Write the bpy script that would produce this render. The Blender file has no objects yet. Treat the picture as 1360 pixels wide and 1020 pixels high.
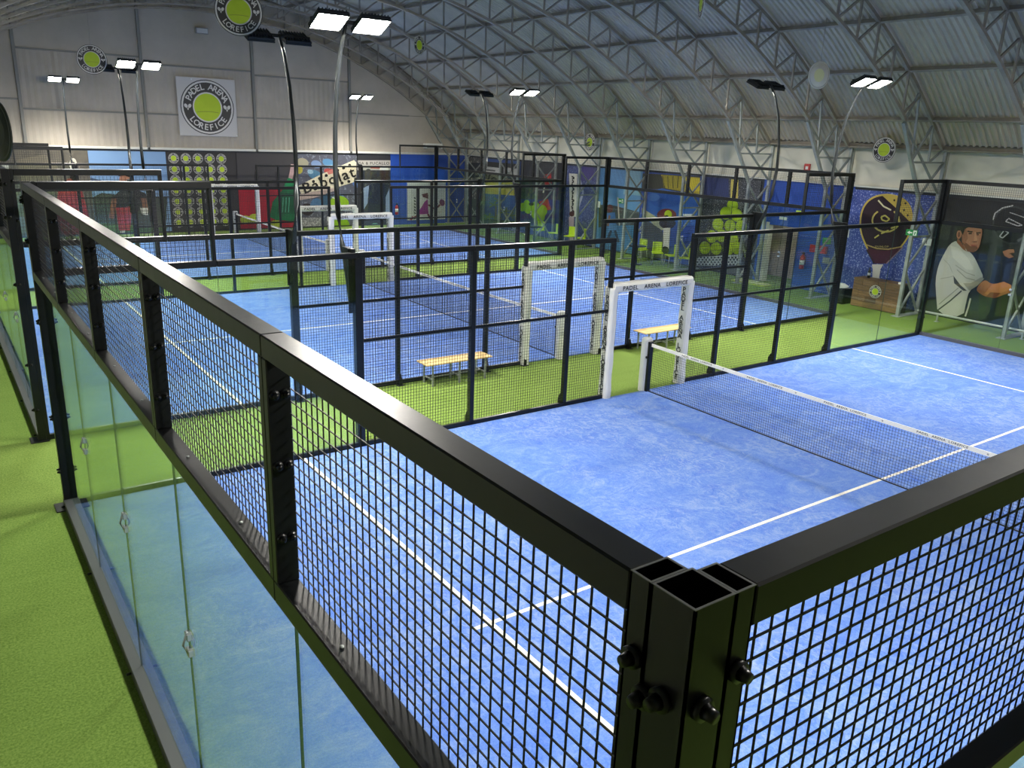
import bpy, bmesh, math, random
import numpy as np
from mathutils import Matrix, Vector
random.seed(7)
sc = bpy.context.scene
COL = sc.collection
PI = math.pi

# ------------------------------------------------------------------ camera, world, exposure
CAMP = (-1.0120471178279429, -0.8400066278496197, 4.725357756115591, 1.2716817390092743, -0.035901009521843504, -0.6137834357548604, 1081.6466057988855)
cam = bpy.data.cameras.new('camera'); camo = bpy.data.objects.new('camera', cam); COL.objects.link(camo)
camo.location = CAMP[:3]; camo.rotation_euler = CAMP[3:6]
cam.sensor_width = 36.0; cam.lens = 36.0 * CAMP[6] / 1360.0; cam.clip_start = 0.02; cam.clip_end = 200
sc.camera = camo
w = bpy.data.worlds.new('world'); sc.world = w; w.use_nodes = True
w.node_tree.nodes['Background'].inputs[0].default_value = (0.9, 0.95, 1, 1)
w.node_tree.nodes['Background'].inputs[1].default_value = 0.05
sc.view_settings.view_transform = 'Standard'; sc.view_settings.look = 'None'
sc.view_settings.gamma = 1.0; sc.view_settings.use_curve_mapping = False
sc.view_settings.exposure = 0.0
LAMP = 190.0            # watts of each floodlight
try:
    sc.cycles.max_bounces = 9; sc.cycles.diffuse_bounces = 5; sc.cycles.glossy_bounces = 3
    sc.cycles.transparent_max_bounces = 24; sc.cycles.transmission_bounces = 4
    sc.cycles.caustics_reflective = False; sc.cycles.caustics_refractive = False
    sc.cycles.sample_clamp_indirect = 4.0
except Exception: pass

# ------------------------------------------------------------------ helpers
def lin(c):
    if isinstance(c, str): c = tuple(int(c[i:i+2], 16) for i in (0, 2, 4))
    r = []
    for v in c:
        v = v / 255.0
        r.append(v / 12.92 if v <= .04045 else ((v + .055) / 1.055) ** 2.4)
    return (r[0], r[1], r[2], 1)
MATS = {}
def mat(name, color, rough=.6, metal=0., spec=.5, emit=0.):
    if name in MATS: return MATS[name]
    m = bpy.data.materials.new(name); m.use_nodes = True
    b = m.node_tree.nodes['Principled BSDF']
    b.inputs['Base Color'].default_value = lin(color); b.inputs['Roughness'].default_value = rough
    b.inputs['Metallic'].default_value = metal; b.inputs['Specular IOR Level'].default_value = spec
    if emit:
        b.inputs['Emission Color'].default_value = lin(color); b.inputs['Emission Strength'].default_value = emit
    MATS[name] = m
    return m
def nodes(m): return m.node_tree.nodes, m.node_tree.links, m.node_tree.nodes['Principled BSDF']
def coordn(N, L, scale=(1, 1, 1), which='Object'):
    t = N.new('ShaderNodeTexCoord'); mp = N.new('ShaderNodeMapping'); mp.inputs['Scale'].default_value = scale
    L.new(t.outputs[which], mp.inputs['Vector']); return mp.outputs['Vector']
def noise(N, L, vec, scale, detail=3, rough=.6, dist=0.):
    n = N.new('ShaderNodeTexNoise'); n.inputs['Scale'].default_value = scale; n.inputs['Detail'].default_value = detail
    n.inputs['Roughness'].default_value = rough; n.inputs['Distortion'].default_value = dist
    L.new(vec, n.inputs['Vector']); return n.outputs['Fac']
def ramp(N, L, fac, stops):
    r = N.new('ShaderNodeValToRGB'); e = r.color_ramp.elements
    while len(e) < len(stops): e.new(.5)
    for k, (p, c) in enumerate(stops): e[k].position = p; e[k].color = lin(c) if not isinstance(c, float) else (c, c, c, 1)
    L.new(fac, r.inputs['Fac']); return r.outputs['Color']
def mixc(N, L, fac, a, b, mode='MIX'):
    x = N.new('ShaderNodeMix'); x.data_type = 'RGBA'; x.blend_type = mode
    if isinstance(fac, float): x.inputs[0].default_value = fac
    else: L.new(fac, x.inputs[0])
    for s, v in ((6, a), (7, b)):
        if isinstance(v, (tuple, list)): x.inputs[s].default_value = v
        else: L.new(v, x.inputs[s])
    return x.outputs[2]
def bump(N, L, b, h, strength=.3, dist=.01):
    n = N.new('ShaderNodeBump'); n.inputs['Strength'].default_value = strength; n.inputs['Distance'].default_value = dist
    L.new(h, n.inputs['Height']); L.new(n.outputs['Normal'], b.inputs['Normal'])

def m_green():
    m = mat('green_turf', '5f8a22', .95, spec=.15); N, L, b = nodes(m); v = coordn(N, L)
    a = noise(N, L, v, .5, 4, .6); f = noise(N, L, v, 42, 4, .8)
    st = noise(N, L, coordn(N, L, (.35, 6, 1)), 1.0, 3, .6)
    c = ramp(N, L, a, [(.3, '607d2e'), (.55, '6d8937'), (.75, '7b9742')])
    c = mixc(N, L, .55, c, ramp(N, L, f, [(.34, '3a5818'), (.66, '96ac60')]))
    c = mixc(N, L, .05, c, ramp(N, L, st, [(.35, '5b7a28'), (.65, '9db85c')]))
    L.new(c, b.inputs['Base Color']); bump(N, L, b, f, .5, .01); return m
def m_blue():
    m = mat('blue_turf', '3c6fc4', .9, spec=.2); N, L, b = nodes(m); v = coordn(N, L)
    big = noise(N, L, v, .45, 4, .6); f = noise(N, L, v, 55, 4, .8)
    st = noise(N, L, coordn(N, L, (1.0, 1.5, 1)), 1.6, 8, .76, 1.4); fl = noise(N, L, coordn(N, L, (1.6, 1, 1)), 4.5, 6, .8, 2.2)
    c = ramp(N, L, st, [(.30, '2d5bc0'), (.50, '4d76c4'), (.70, '7e96c6')])
    sand = N.new('ShaderNodeMath'); sand.operation = 'MULTIPLY'
    s1 = ramp(N, L, fl, [(.46, 0.0), (.74, .9)]); s2 = ramp(N, L, big, [(.38, 0.15), (.60, .9)])
    L.new(s1, sand.inputs[0]); L.new(s2, sand.inputs[1])
    c = mixc(N, L, sand.outputs[0], c, lin('aeb9c8'))
    c = mixc(N, L, .25, c, ramp(N, L, f, [(.3, '3a60b0'), (.7, '98aedc')]))
    L.new(c, b.inputs['Base Color']); bump(N, L, b, f, .3, .006); return m
def m_line():
    m = mat('line_white', 'e4e2d2', .9, spec=.2); N, L, b = nodes(m); f = noise(N, L, coordn(N, L), 40, 3, .7)
    L.new(ramp(N, L, f, [(.3, 'cfcdc0'), (.7, 'f2f0e4')]), b.inputs['Base Color']); return m
def m_black():
    m = mat('black_paint', '0d0f10', .34, spec=.28); N, L, b = nodes(m); v = coordn(N, L); b.inputs['Coat Weight'].default_value = .22; b.inputs['Coat Roughness'].default_value = .3; b.inputs['Coat IOR'].default_value = 1.45
    f = noise(N, L, v, 14, 4, .7)
    L.new(ramp(N, L, f, [(.3, .33), (.7, .37)]), b.inputs['Roughness'])
    L.new(ramp(N, L, noise(N, L, v, 3, 3), [(.35, '0c0e0f'), (.7, '131617')]), b.inputs['Base Color']); return m
def m_galv(name, c0, c1):
    m = mat(name, c0, .5, .35); N, L, b = nodes(m)
    L.new(ramp(N, L, noise(N, L, coordn(N, L), 3, 4), [(.3, c0), (.7, c1)]), b.inputs['Base Color']); return m
def m_wood(name, cs, sc_=(1, 12, 12)):
    m = mat(name, cs[0], .55); N, L, b = nodes(m)
    L.new(ramp(N, L, noise(N, L, coordn(N, L, sc_), 2.0, 5, .65, .4), [(.25, cs[0]), (.5, cs[1]), (.75, cs[2])]), b.inputs['Base Color']); return m
def m_speckle(name, base, spots, scale=60, thr=.58):
    m = mat(name, base, .6); N, L, b = nodes(m); v = coordn(N, L)
    f = noise(N, L, v, scale / 4, 2, .9); g = noise(N, L, v, 1.2, 3)
    c = ramp(N, L, g, [(.3, base), (.7, spots[0])])
    c = mixc(N, L, ramp(N, L, f, [(thr, 0.0), (thr + .06, 1.0)]), c, lin(spots[1]))
    L.new(c, b.inputs['Base Color']); return m
def m_glass():
    m = bpy.data.materials.new('tinted_glass'); m.use_nodes = True; N = m.node_tree.nodes; L = m.node_tree.links
    N.clear(); o = N.new('ShaderNodeOutputMaterial'); t = N.new('ShaderNodeBsdfTransparent'); g = N.new('ShaderNodeBsdfGlossy')
    t.inputs['Color'].default_value = (.955, .99, .96, 1); g.inputs['Roughness'].default_value = .02; g.inputs['Color'].default_value = (.9, 1, .94, 1)
    lw = N.new('ShaderNodeLayerWeight'); p5 = N.new('ShaderNodeMath'); p5.operation = 'POWER'; p5.inputs[1].default_value = 5.0
    mu = N.new('ShaderNodeMath'); mu.operation = 'MULTIPLY_ADD'; mu.inputs[1].default_value = .96; mu.inputs[2].default_value = .04
    L.new(lw.outputs['Facing'], p5.inputs[0]); L.new(p5.outputs[0], mu.inputs[0])
    mx = N.new('ShaderNodeMixShader')
    L.new(mu.outputs[0], mx.inputs[0]); L.new(t.outputs[0], mx.inputs[1]); L.new(g.outputs[0], mx.inputs[2])
    L.new(mx.outputs[0], o.inputs[0]); MATS['tinted_glass'] = m; return m
GREEN, BLUE, LINE, BLACK = m_green(), m_blue(), m_line(), m_black()
GEDGE = mat('glass_edge', '1c3a34', .3); WIRE = mat('wire_black', '08090a', .5); GLASS = m_glass()
GALV = m_galv('galvanised_steel', '8b9290', 'a9aeab'); ROOFSTEEL = m_galv('truss_steel', '948d82', 'aaa397')
WHITEPAD = mat('white_vinyl', 'e6e6e0', .45); TXT = mat('print_black', '101214', .5)
def m_roof():
    m = mat('roof_sheet', '8d9a9a', .55, .1); N, L, b = nodes(m); v = coordn(N, L, (1, 1, 1))
    L.new(ramp(N, L, noise(N, L, v, 1.5, 5, .6), [(.3, 'bbb2a2'), (.7, 'ccc3b2')]), b.inputs['Base Color']); return m
ROOF = m_roof()
def m_wall(name, a, b_):
    m = mat(name, a, .7); N, L, b = nodes(m)
    L.new(ramp(N, L, noise(N, L, coordn(N, L), .7, 5, .6), [(.3, a), (.7, b_)]), b.inputs['Base Color']); return m
GABLE = m_wall('gable_cladding', 'aaa294', 'bcb4a6'); SIDEW = m_wall('side_cladding', 'd4d1c0', 'e6e2d0')
DARKW = m_wall('dark_wall', '2b2e34', '363a40'); BLUEW = m_wall('blue_wall_paint', '1b48a8', '2453b4')
def C(hexs, rough=.55): return mat('print_' + hexs, hexs, rough, spec=.3)

def glass(nm, a, b, par):
    q = MB(); q.box(a, b, GLASS); q.mi(GEDGE)
    q.m[4] = q.m[5] = 1; return q.build(nm, par)
class MB:
    def __init__(s): s.v, s.f, s.m, s.ms, s.sm = [], [], [], [], []
    def mi(s, m):
        if m not in s.ms: s.ms.append(m)
        return s.ms.index(m)
    def add(s, vs, fs, m, smooth=False):
        k = len(s.v); s.v += [tuple(v) for v in vs]; i = s.mi(m)
        for f in fs: s.f.append(tuple(k + a for a in f)); s.m.append(i); s.sm.append(smooth)
    def box(s, a, b, m):
        x0, x1 = sorted((a[0], b[0])); y0, y1 = sorted((a[1], b[1])); z0, z1 = sorted((a[2], b[2]))
        vs = [(x, y, z) for z in (z0, z1) for y in (y0, y1) for x in (x0, x1)]
        s.add(vs, [(0, 2, 3, 1), (4, 5, 7, 6), (0, 1, 5, 4), (2, 6, 7, 3), (0, 4, 6, 2), (1, 3, 7, 5)], m)
    def cbox(s, a, b, m, c=.006):   # box with chamfered edges
        x0, x1 = sorted((a[0], b[0])); y0, y1 = sorted((a[1], b[1])); z0, z1 = sorted((a[2], b[2]))
        c = min(c, (x1 - x0) * .4, (y1 - y0) * .4, (z1 - z0) * .4)
        bm = bmesh.new(); bmesh.ops.create_cube(bm, size=1, matrix=Matrix.Translation(((x0+x1)/2, (y0+y1)/2, (z0+z1)/2)) @ Matrix.Diagonal((x1-x0, y1-y0, z1-z0, 1)))
        bmesh.ops.bevel(bm, geom=bm.edges[:], offset=c, segments=1, affect='EDGES')
        bm.verts.index_update(); s.add([v.co[:] for v in bm.verts], [[v.index for v in f.verts] for f in bm.faces], m); bm.free()
    def sweep(s, pts, prof, m, up=(0, 0, 1), closed_ends=True, smooth=False, scales=None):
        pts = [Vector(p) for p in pts]; n = len(prof); vs = []
        for i, p in enumerate(pts):
            d = (pts[min(i+1, len(pts)-1)] - pts[max(i-1, 0)]).normalized()
            u = Vector(up)
            if abs(d.dot(u)) > .98: u = Vector((0, 1, 0)) if abs(d.y) < .9 else Vector((1, 0, 0))
            r = d.cross(u).normalized(); q = r.cross(d).normalized(); k = scales[i] if scales else 1
            vs += [p + r * a * k + q * b * k for a, b in prof]
        fs = []
        for i in range(len(pts) - 1):
            for j in range(n):
                a, b = i*n + j, i*n + (j+1) % n
                fs.append((a, b, b + n, a + n))
        if closed_ends: fs += [tuple(range(n))[::-1], tuple(range((len(pts)-1)*n, len(pts)*n))]
        s.add(vs, fs, m, smooth)
    def bar(s, p, q, wd, h, m, up=(0, 0, 1)): s.sweep([p, q], [(-wd/2, -h/2), (wd/2, -h/2), (wd/2, h/2), (-wd/2, h/2)], m, up)
    def tube(s, pts, r, m, n=8, scales=None): s.sweep(pts, [(r*math.cos(2*PI*k/n), r*math.sin(2*PI*k/n)) for k in range(n)], m, smooth=True, scales=scales)
    def prism(s, poly, axis, a0, a1, m):      # poly in the two other axes
        def P(u, v, t): return {0: (t, u, v), 1: (u, t, v), 2: (u, v, t)}[axis]
        n = len(poly); vs = [P(u, v, a0) for u, v in poly] + [P(u, v, a1) for u, v in poly]
        s.add(vs, [tuple(range(n))[::-1], tuple(range(n, 2*n))] + [(i, (i+1) % n, n + (i+1) % n, n + i) for i in range(n)], m)
    def mesh(s, name):
        me = bpy.data.meshes.new(name); me.from_pydata(s.v, [], s.f)
        for m in s.ms: me.materials.append(m)
        me.polygons.foreach_set('material_index', s.m); me.polygons.foreach_set('use_smooth', s.sm); me.update()
        bm = bmesh.new(); bm.from_mesh(me); bmesh.ops.recalc_face_normals(bm, faces=bm.faces[:]); bm.to_mesh(me); bm.free()
        return me
    def build(s, name, parent=None): return obj(name, s.mesh(name), parent)
def obj(name, me, parent=None, loc=None, rot=None):
    o = bpy.data.objects.new(name, me); COL.objects.link(o)
    if parent: o.parent = parent
    if loc is not None: o.location = loc
    if rot is not None: o.rotation_euler = rot
    return o
def tag(o, label=None, cat=None, group=None, kind=None):
    if label: o['label'] = label
    if cat: o['category'] = cat
    if group: o['group'] = group
    if kind: o['kind'] = kind
    return o
def thing(name, label, cat, loc=(0, 0, 0), rz=0., group=None, rot=None):
    o = bpy.data.objects.new(name, None); COL.objects.link(o); o.location = loc
    o.rotation_euler = rot if rot else (0, 0, rz); o.empty_display_size = .1
    return tag(o, label, cat, group)
def dup(root, loc, rz=None, label=None, group=None, rot=None):
    r = root.copy(); COL.objects.link(r); r.location = loc
    if rz is not None: r.rotation_euler = (0, 0, rz)
    if rot is not None: r.rotation_euler = rot
    if label: r['label'] = label
    if group: r['group'] = group
    for ch in list(root.children):
        c = ch.copy(); COL.objects.link(c); c.parent = r
        for g in list(ch.children):
            d = g.copy(); COL.objects.link(d); d.parent = c
    return r
def bx(name, a, b, m, parent=None, ch=0.):
    q = MB(); (q.cbox(a, b, m, ch) if ch else q.box(a, b, m)); return q.build(name, parent)
TC = {}
def glyphs(s, bold=True):
    if s in TC: return TC[s]
    cu = bpy.data.curves.new('txt', 'FONT'); cu.body = s; cu.align_x = 'CENTER'; cu.align_y = 'CENTER'; cu.size = 1; cu.resolution_u = 2; cu.space_character = 1.12
    cu.offset = .016 if bold else 0
    o = bpy.data.objects.new('txt', cu); COL.objects.link(o); dg = bpy.context.evaluated_depsgraph_get(); dg.update()
    me = bpy.data.meshes.new_from_object(o.evaluated_get(dg)); bpy.data.objects.remove(o)
    TC[s] = ([v.co.copy() for v in me.vertices], [tuple(p.vertices) for p in me.polygons]); return TC[s]
def put_text(mb, s, M, m, size=1., sx=1.):
    vs, fs = glyphs(s); A = M @ Matrix.Diagonal((size * sx, size, size, 1))
    mb.add([(A @ v)[:] for v in vs], fs, m)

# pixel of the 1360x1020 photograph -> point on a plane of the place (used for flat prints on the walls)
_R = camo.rotation_euler.to_matrix(); _C = Vector(CAMP[:3])
def at(px, py, axis, val):
    d = _R @ Vector(((px - 680) / CAMP[6], -(py - 510) / CAMP[6], -1)); t = (val - _C[axis]) / d[axis]; return _C + d * t

# ------------------------------------------------------------------ floor, walls
XW, XL, YG, YB = 23.0, -4.2, 37.3, -6.0
fl = bx('floor', (XL - .3, YB - .3, -.2), (26.2, YG + .3, 0), GREEN); tag(fl, kind='structure')
AC = (9.4, -9.22); RO, RI = 19.24, 18.35
def arch(x, r=RO): return math.sqrt(max(r*r - (x - AC[0])**2, 0)) + AC[1]
# right wall: dark lower part with a doorway, pale upper band in bays
DY0, DY1 = 16.22, 17.56
wr = thing('wall_right', None, None, (XW, 0, 0)); wr['kind'] = 'structure'
bx('lower_wall', (0, YB, 0), (.15, 14.4, 3.5), DARKW, wr); bx('blue_wall', (0, 14.4, 0), (.15, DY0, 3.5), BLUEW, wr)
bx('blue_wall', (0, DY1, 0), (.15, 17.9, 3.5), BLUEW, wr); bx('lintel_wall', (0, DY0, 2.03), (.15, DY1, 3.5), BLUEW, wr)
bx('lower_wall', (0, 17.9, 0), (.15, YG, 3.5), DARKW, wr)
FY = [2.77 + 2.965 * i for i in range(-2, 12)]
seams = [YB] + FY + [YG]
for a, b in zip(seams[:-1], seams[1:]):
    q = MB(); n = 6
    q.cbox((.02, a + .01, 3.5), (.12, b - .01, 4.78), SIDEW, .01); q.build('wall_panel', wr)
q = MB(); q.box((.12, YB, 3.4), (.2, YG, 4.9), SIDEW); q.build('backing_wall', wr)
q = MB(); q.cbox((-.1, YB, 3.5), (.03, YG, 3.56), mat('ledge_white', 'dcdcd4', .4), .01); o = q.build('trim_1'); o.location = (XW, 0, 0); tag(o, kind='structure')
q = MB(); q.cbox((-.12, YB, 4.74), (.1, YG, 4.84), ROOFSTEEL, .01); o = q.build('trim_2'); o.location = (XW, 0, 0); tag(o, kind='structure')
# corridor behind the doorway
BEIGE = m_wall('corridor_beige', 'b5a294', 'c6b4a4')
cr = thing('wall_corridor', None, None, (XW, 0, 0)); cr['kind'] = 'structure'
bx('corridor_wall', (1.5, 15.0, 0), (1.6, 19.5, 2.6), BEIGE, cr); bx('corridor_end', (.15, 19.4, 0), (1.6, 19.5, 2.6), BEIGE, cr)
bx('corridor_end', (.15, 15.0, 0), (1.6, 15.1, 2.6), mat('corridor_dark', '37322e', .7), cr); bx('corridor_top', (.15, 15.0, 2.6), (1.6, 19.5, 2.7), BEIGE, cr)
q = MB(); q.cbox((.6, 16.4, 2.57), (1.0, 17.4, 2.6), mat('corridor_lamp', 'fff4e4', .4, emit=9), .005); q.build('corridor_lamp', cr)
dj = thing('door_1', None, None, (XW, (DY0 + DY1) / 2, 0)); dj['kind'] = 'structure'; hw = (DY1 - DY0) / 2
JW = mat('jamb_white', 'd8d4c8', .5)
bx('jamb', (-.04, hw - .12, 0), (.2, hw + .02, 2.08), JW, dj, .01); bx('jamb', (-.02, -hw - .02, 0), (.2, -hw + .04, 2.08), BLUEW, dj, .01)
bx('head_jamb', (-.02, -hw, 2.0), (.2, hw, 2.08), BLUEW, dj, .01)
# left and near walls (not in view)
wl = bx('wall_left', (XL - .15, YB, 0), (XL, YG, 4.9), SIDEW); tag(wl, kind='structure')
q = MB(); xs = np.linspace(XL, XW, 41)
q.prism([(XL, 0)] + [(XW, 0)] + [(x, arch(x) + .12) for x in xs[::-1]], 1, YB - .15, YB, GABLE); o = q.build('wall_front'); tag(o, kind='structure')
# gable wall
wb = thing('wall_back', None, None, (0, YG, 0)); wb['kind'] = 'structure'
gp = [XL, 2.6, 7.1, 11.7, 16.3, XW]
rows = {0: [3.5, 5.3, 12], 1: [3.5, 4.95, 7.15, 12], 2: [3.5, 4.95, 6.9, 12], 3: [3.5, 4.95, 6.75, 12], 4: [3.5, 5.35, 12]}
bx('lower_wall', (XL, 0, 0), (XW + .15, .15, 3.5), DARKW, wb)
for bi in range(5):
    x0, x1 = gp[bi], gp[bi+1]; rr = rows[bi]
    for z0, z1 in zip(rr[:-1], rr[1:]):
        n = max(2, int((x1 - x0) / .12)); vs, fs = [], []
        plain = z1 > 10 or bi == 4
        for i in range(n + 1):
            x = x0 + .03 + (x1 - x0 - .06) * i / n; y = (.0 if i % 2 else .022) if not plain else .01
            zt = min(z1 - .012, arch(x) + .1); zt = max(zt, z0 + .02)
            vs += [(x, y, z0 + .012), (x, y, zt)]
        for i in range(n): fs.append((2*i, 2*i+2, 2*i+3, 2*i+1))
        q = MB(); q.add(vs, fs, GABLE); q.build('wall_panel', wb)
q = MB(); q.prism([(XL, 3.4), (XW + .15, 3.4)] + [(x, arch(x) + .15) for x in xs[::-1]], 1, .04, .15, mat('gable_joint', '6d6a64', .8)); q.build('backing_wall', wb)
GP = mat('gable_post_grey', '83827c', .6)
for x in gp[1:-1]: bx('gable_post', (x - .06, -.1, 3.5), (x + .06, .02, arch(x, RI + .1)), GP, wb, .01)
for bi in range(5):
    for z in rows[bi][1:-1]:
        xa, xb = gp[bi], gp[bi+1]
        if bi == 4: xb = 19.55
        bx('girt', (xa + .06, -.03, z - .035), (xb - .06, .0, z + .035), GP, wb, .005)
q = MB(); q.cbox((XL, -.1, 3.5), (XW - .1, .02, 3.6), mat('ledge_white', 'dcdcd4', .4), .01); o = q.build('trim_3'); o.location = (0, YG, 0); tag(o, kind='structure')

# ------------------------------------------------------------------ roof
ceil = thing('ceiling', None, None, (AC[0], 0, AC[1])); ceil['kind'] = 'structure'
DT = math.radians(5.74); PY = 2.965
def sheet_mesh(a0, a1):
    n = 18; seg = 3; prof = []
    for k in range(n):
        p = PY / n
        for t, h in ((0, 0), (.25, 0), (.42, .045), (.83, .045)): prof.append((k * p + t * p, h))
    prof.append((PY, 0)); vs, fs = [], []
    for i in range(seg + 1):
        a = a0 + (a1 - a0) * i / seg; lift = .035 * i / seg
        for y, h in prof: r = RO + .09 + h + lift; vs.append((r * math.sin(a), y, r * math.cos(a)))
    c = len(prof)
    for i in range(seg):
        for j in range(c - 1): fs.append((i*c + j, i*c + j + 1, (i+1)*c + j + 1, (i+1)*c + j))
    q = MB(); q.add(vs, fs, ROOF); return q.mesh('roof_sheet')
sm1 = sheet_mesh(DT + .004, 0)         # right-hand slope: upper edge lies over the lower sheet
sm2 = sheet_mesh(-DT - .004, 0)
sm3 = sheet_mesh(math.radians(43.45) - 7*DT, 0); sm4 = sheet_mesh(-math.radians(43.45) + 7*DT, 0)
q = MB(); q.cbox((-.035, YB, -.12), (.035, YG, .0), ROOFSTEEL, .008); pm = q.mesh('purlin')
for k in range(8):
    for sgn, me in ((1, sm1), (-1, sm2)):
        for i in range(15):
            if k == 7: me = sm3 if sgn > 0 else sm4
            obj('roof_sheet', me, ceil, (0, FY[0] - PY + PY * i, 0), (0, sgn * DT * k, 0))
for k in range(-8, 9):
    a = k * DT if abs(k) < 8 else math.copysign(math.radians(43.6), k)
    obj('purlin', pm, ceil, ((RO + .06) * math.sin(a), 0, (RO + .06) * math.cos(a)), (0, a, 0))
q = MB(); n = 60; vs, fs = [], []
for i in range(n + 1):
    a = math.radians(-47 + 94 * i / n)
    vs += [((RO + .3) * math.sin(a), YB - .2, (RO + .3) * math.cos(a)), ((RO + .3) * math.sin(a), YG + .2, (RO + .3) * math.cos(a))]
for i in range(n): fs.append((2*i, 2*i+2, 2*i+3, 2*i+1))
q.add(vs, fs, mat('roof_underlay', '4a5050', .9)); q.build('roof_underlay', ceil)

# arch trusses on lattice columns
def arcpts(r, a0, a1, n): return [(r * math.sin(a0 + (a1-a0)*i/n), 0, r * math.cos(a0 + (a1-a0)*i/n)) for i in range(n+1)]
def local(x, z): return (x - AC[0], 0, z - AC[1])
def rect(a, b): return [(-a/2, -b/2), (a/2, -b/2), (a/2, b/2), (-a/2, b/2)]
q = MB(); q.sweep(arcpts(RO - .03, math.radians(-43.6), math.radians(43.6), 48), rect(.09, .09), ROOFSTEEL); M_out = q.mesh('outer_chord')
ai = math.atan2(20.44 - AC[0], 5.36 - AC[1])
q = MB(); q.sweep(arcpts(RI, -ai, ai, 44), rect(.1, .08), ROOFSTEEL); M_inn = q.mesh('inner_chord')
nb = 13; web = []
for sgn in (1, -1):
    for i in range(0, nb):
        ao = i * DT / 2; xo, zo = RO * math.sin(ao), RO * math.cos(ao); xi = xo; zi = math.sqrt(RI*RI - xi*xi)
        an = (i + 1) * DT / 2; xn, zn = RO * math.sin(an), RO * math.cos(an)
        if not (i == 0 and sgn == -1): web.append(((sgn*xo, 0, zo), (sgn*xi, 0, zi)))
        web.append(((sgn*xi, 0, zi), (sgn*xn, 0, zn)))
webm = []
for p, r in web:
    q = MB(); q.bar(p, r, .05, .05, ROOFSTEEL, (0, 1, 0)); webm.append(q.mesh('web_bar'))
colm = []
for sgn in (1, -1):
    def P(x, z): return (sgn * (x - AC[0]), 0, z - AC[1])
    q = MB(); q.sweep([P(21.81, .01), P(21.81, 3.4), P(21.13, 4.35), P(20.44, 5.36)], rect(.09, .09), GALV, (0, 1, 0)); colm.append(('inner_leg', q.mesh('inner_leg')))
    q = MB(); q.sweep([P(22.85, .01), P(22.85, 4.75)], rect(.09, .09), GALV, (0, 1, 0)); colm.append(('outer_leg', q.mesh('outer_leg')))
    for a, b in (((20.44, 5.36), (22.8, 3.5)), ((21.13, 4.35), (22.8, 4.35)), ((22.8, 4.35), (21.78, 3.4)), ((20.44, 5.36), (20.95, arch(20.95))), ((20.95, arch(20.95)-.05), (21.13, 4.4)), ((21.13, 4.4), (21.9, arch(21.9)-.05)),
                 ((21.9, arch(21.9)-.05), (22.0, 4.35)), ((22.0, 4.35), (22.75, 4.75)),
                 ((21.8, 3.35), (22.8, 2.35)), ((22.8, 2.35), (21.8, 1.35)), ((21.8, 2.3), (22.8, 2.3)), ((21.8, 1.35), (22.8, .1)), ((22.8, 3.3), (21.8, 2.35)), ((22.8, 1.3), (21.8, .1))):
        q = MB(); q.bar(P(*a), P(*b), .05, .05, GALV, (0, 1, 0)); colm.append(('brace_bar', q.mesh('brace_bar')))
    q = MB(); q.cbox(P(21.65, .0)[:1] + (-.12, -AC[1]), P(23.0, 0)[:1] + (.12, .02 - AC[1]), GALV, .004); colm.append(('base_plate', q.mesh('base_plate')))
ORD = 'first second third fourth fifth sixth seventh eighth ninth tenth eleventh twelfth thirteenth fourteenth fifteenth sixteenth'.split()
allF = FY + [YG - .12]
for k, y in enumerate(sorted(allF, reverse=True)):
    lab = ('grey steel arch truss standing against the pale end wall' if k == 0 else '%s grey steel arch truss counted from the pale end wall' % ORD[k])
    t = thing('roof_truss', lab, 'roof truss', (AC[0], y, AC[1]), 0, 'steel arch trusses under the curved roof')
    obj('outer_chord', M_out, t); obj('inner_chord', M_inn, t)
    for me in webm: obj('web_bar', me, t)
    for j, (nme, me) in enumerate(colm):
        if y < 6 and j >= len(colm)//2: continue       # no columns stand on the viewing side
        obj(nme, me, t)

# ------------------------------------------------------------------ courts
CY = [0.0, 12.7, 25.4]; CN = ['near', 'middle', 'far']
def courtmesh():
    q = MB(); q.box((0.012, 0.012, 0.001), (19.988, 9.988, .014), BLUE); return q.mesh('court_turf')
CM = courtmesh()
LN = {}
for nm, a, b in (('s1', (3.025, 0.02), (3.075, 9.98)), ('s2', (16.925, .02), (16.975, 9.98)), ('c', (2.85, 4.975), (17.15, 5.025))):
    q = MB()
    q.box((a[0], a[1], .014), (b[0], b[1], .018), LINE); LN[nm] = q.mesh('court_line')
for k, y in enumerate(CY):
    t = thing('court_turf', 'blue artificial turf of the %s padel court with white lines' % CN[k], 'court', (0, y, 0), 0, 'blue padel court surfaces')
    obj('turf', CM, t)
    for nm in LN: obj('court_line', LN[nm], t)

def wires(x0, x1, z0, z1, y, sp=.05, r=.0021):
    q = MB()
    n = int(round((x1 - x0) / sp)); 
    for i in range(1, n):
        x = x0 + i * sp; q.bar((x, y, z0), (x, y, z1), r*2, r*2, WIRE, (0, 1, 0))
    n = int(round((z1 - z0) / sp))
    for i in range(1, n):
        z = z0 + i * sp; q.bar((x0, y + r*1.6, z), (x1, y + r*1.6, z), r*2, r*2, WIRE, (0, 0, 1))
    return q.mesh('mesh_panel')
def bolt(q, p, d, r=.013, l=.03):
    p = Vector(p); d = Vector(d)
    q.tube([p, p + d * l * .35], r * 1.5, BLACK, 10); q.tube([p + d * l * .35, p + d * l], r, BLACK, 10, [1, .75])

RIM = mat('worn_rim', '6a6c6a', .4, .4)
def rim(q, xa, xb, ya, yb, th):
    for a, b in (((xa, ya), (xb, ya + th)), ((xa, yb - th), (xb, yb)), ((xa, ya + th), (xa + th, yb - th)), ((xb - th, ya + th), (xb, yb - th))): q.box((a[0], a[1], 4.0), (b[0], b[1], 4.0015), RIM)
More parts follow.
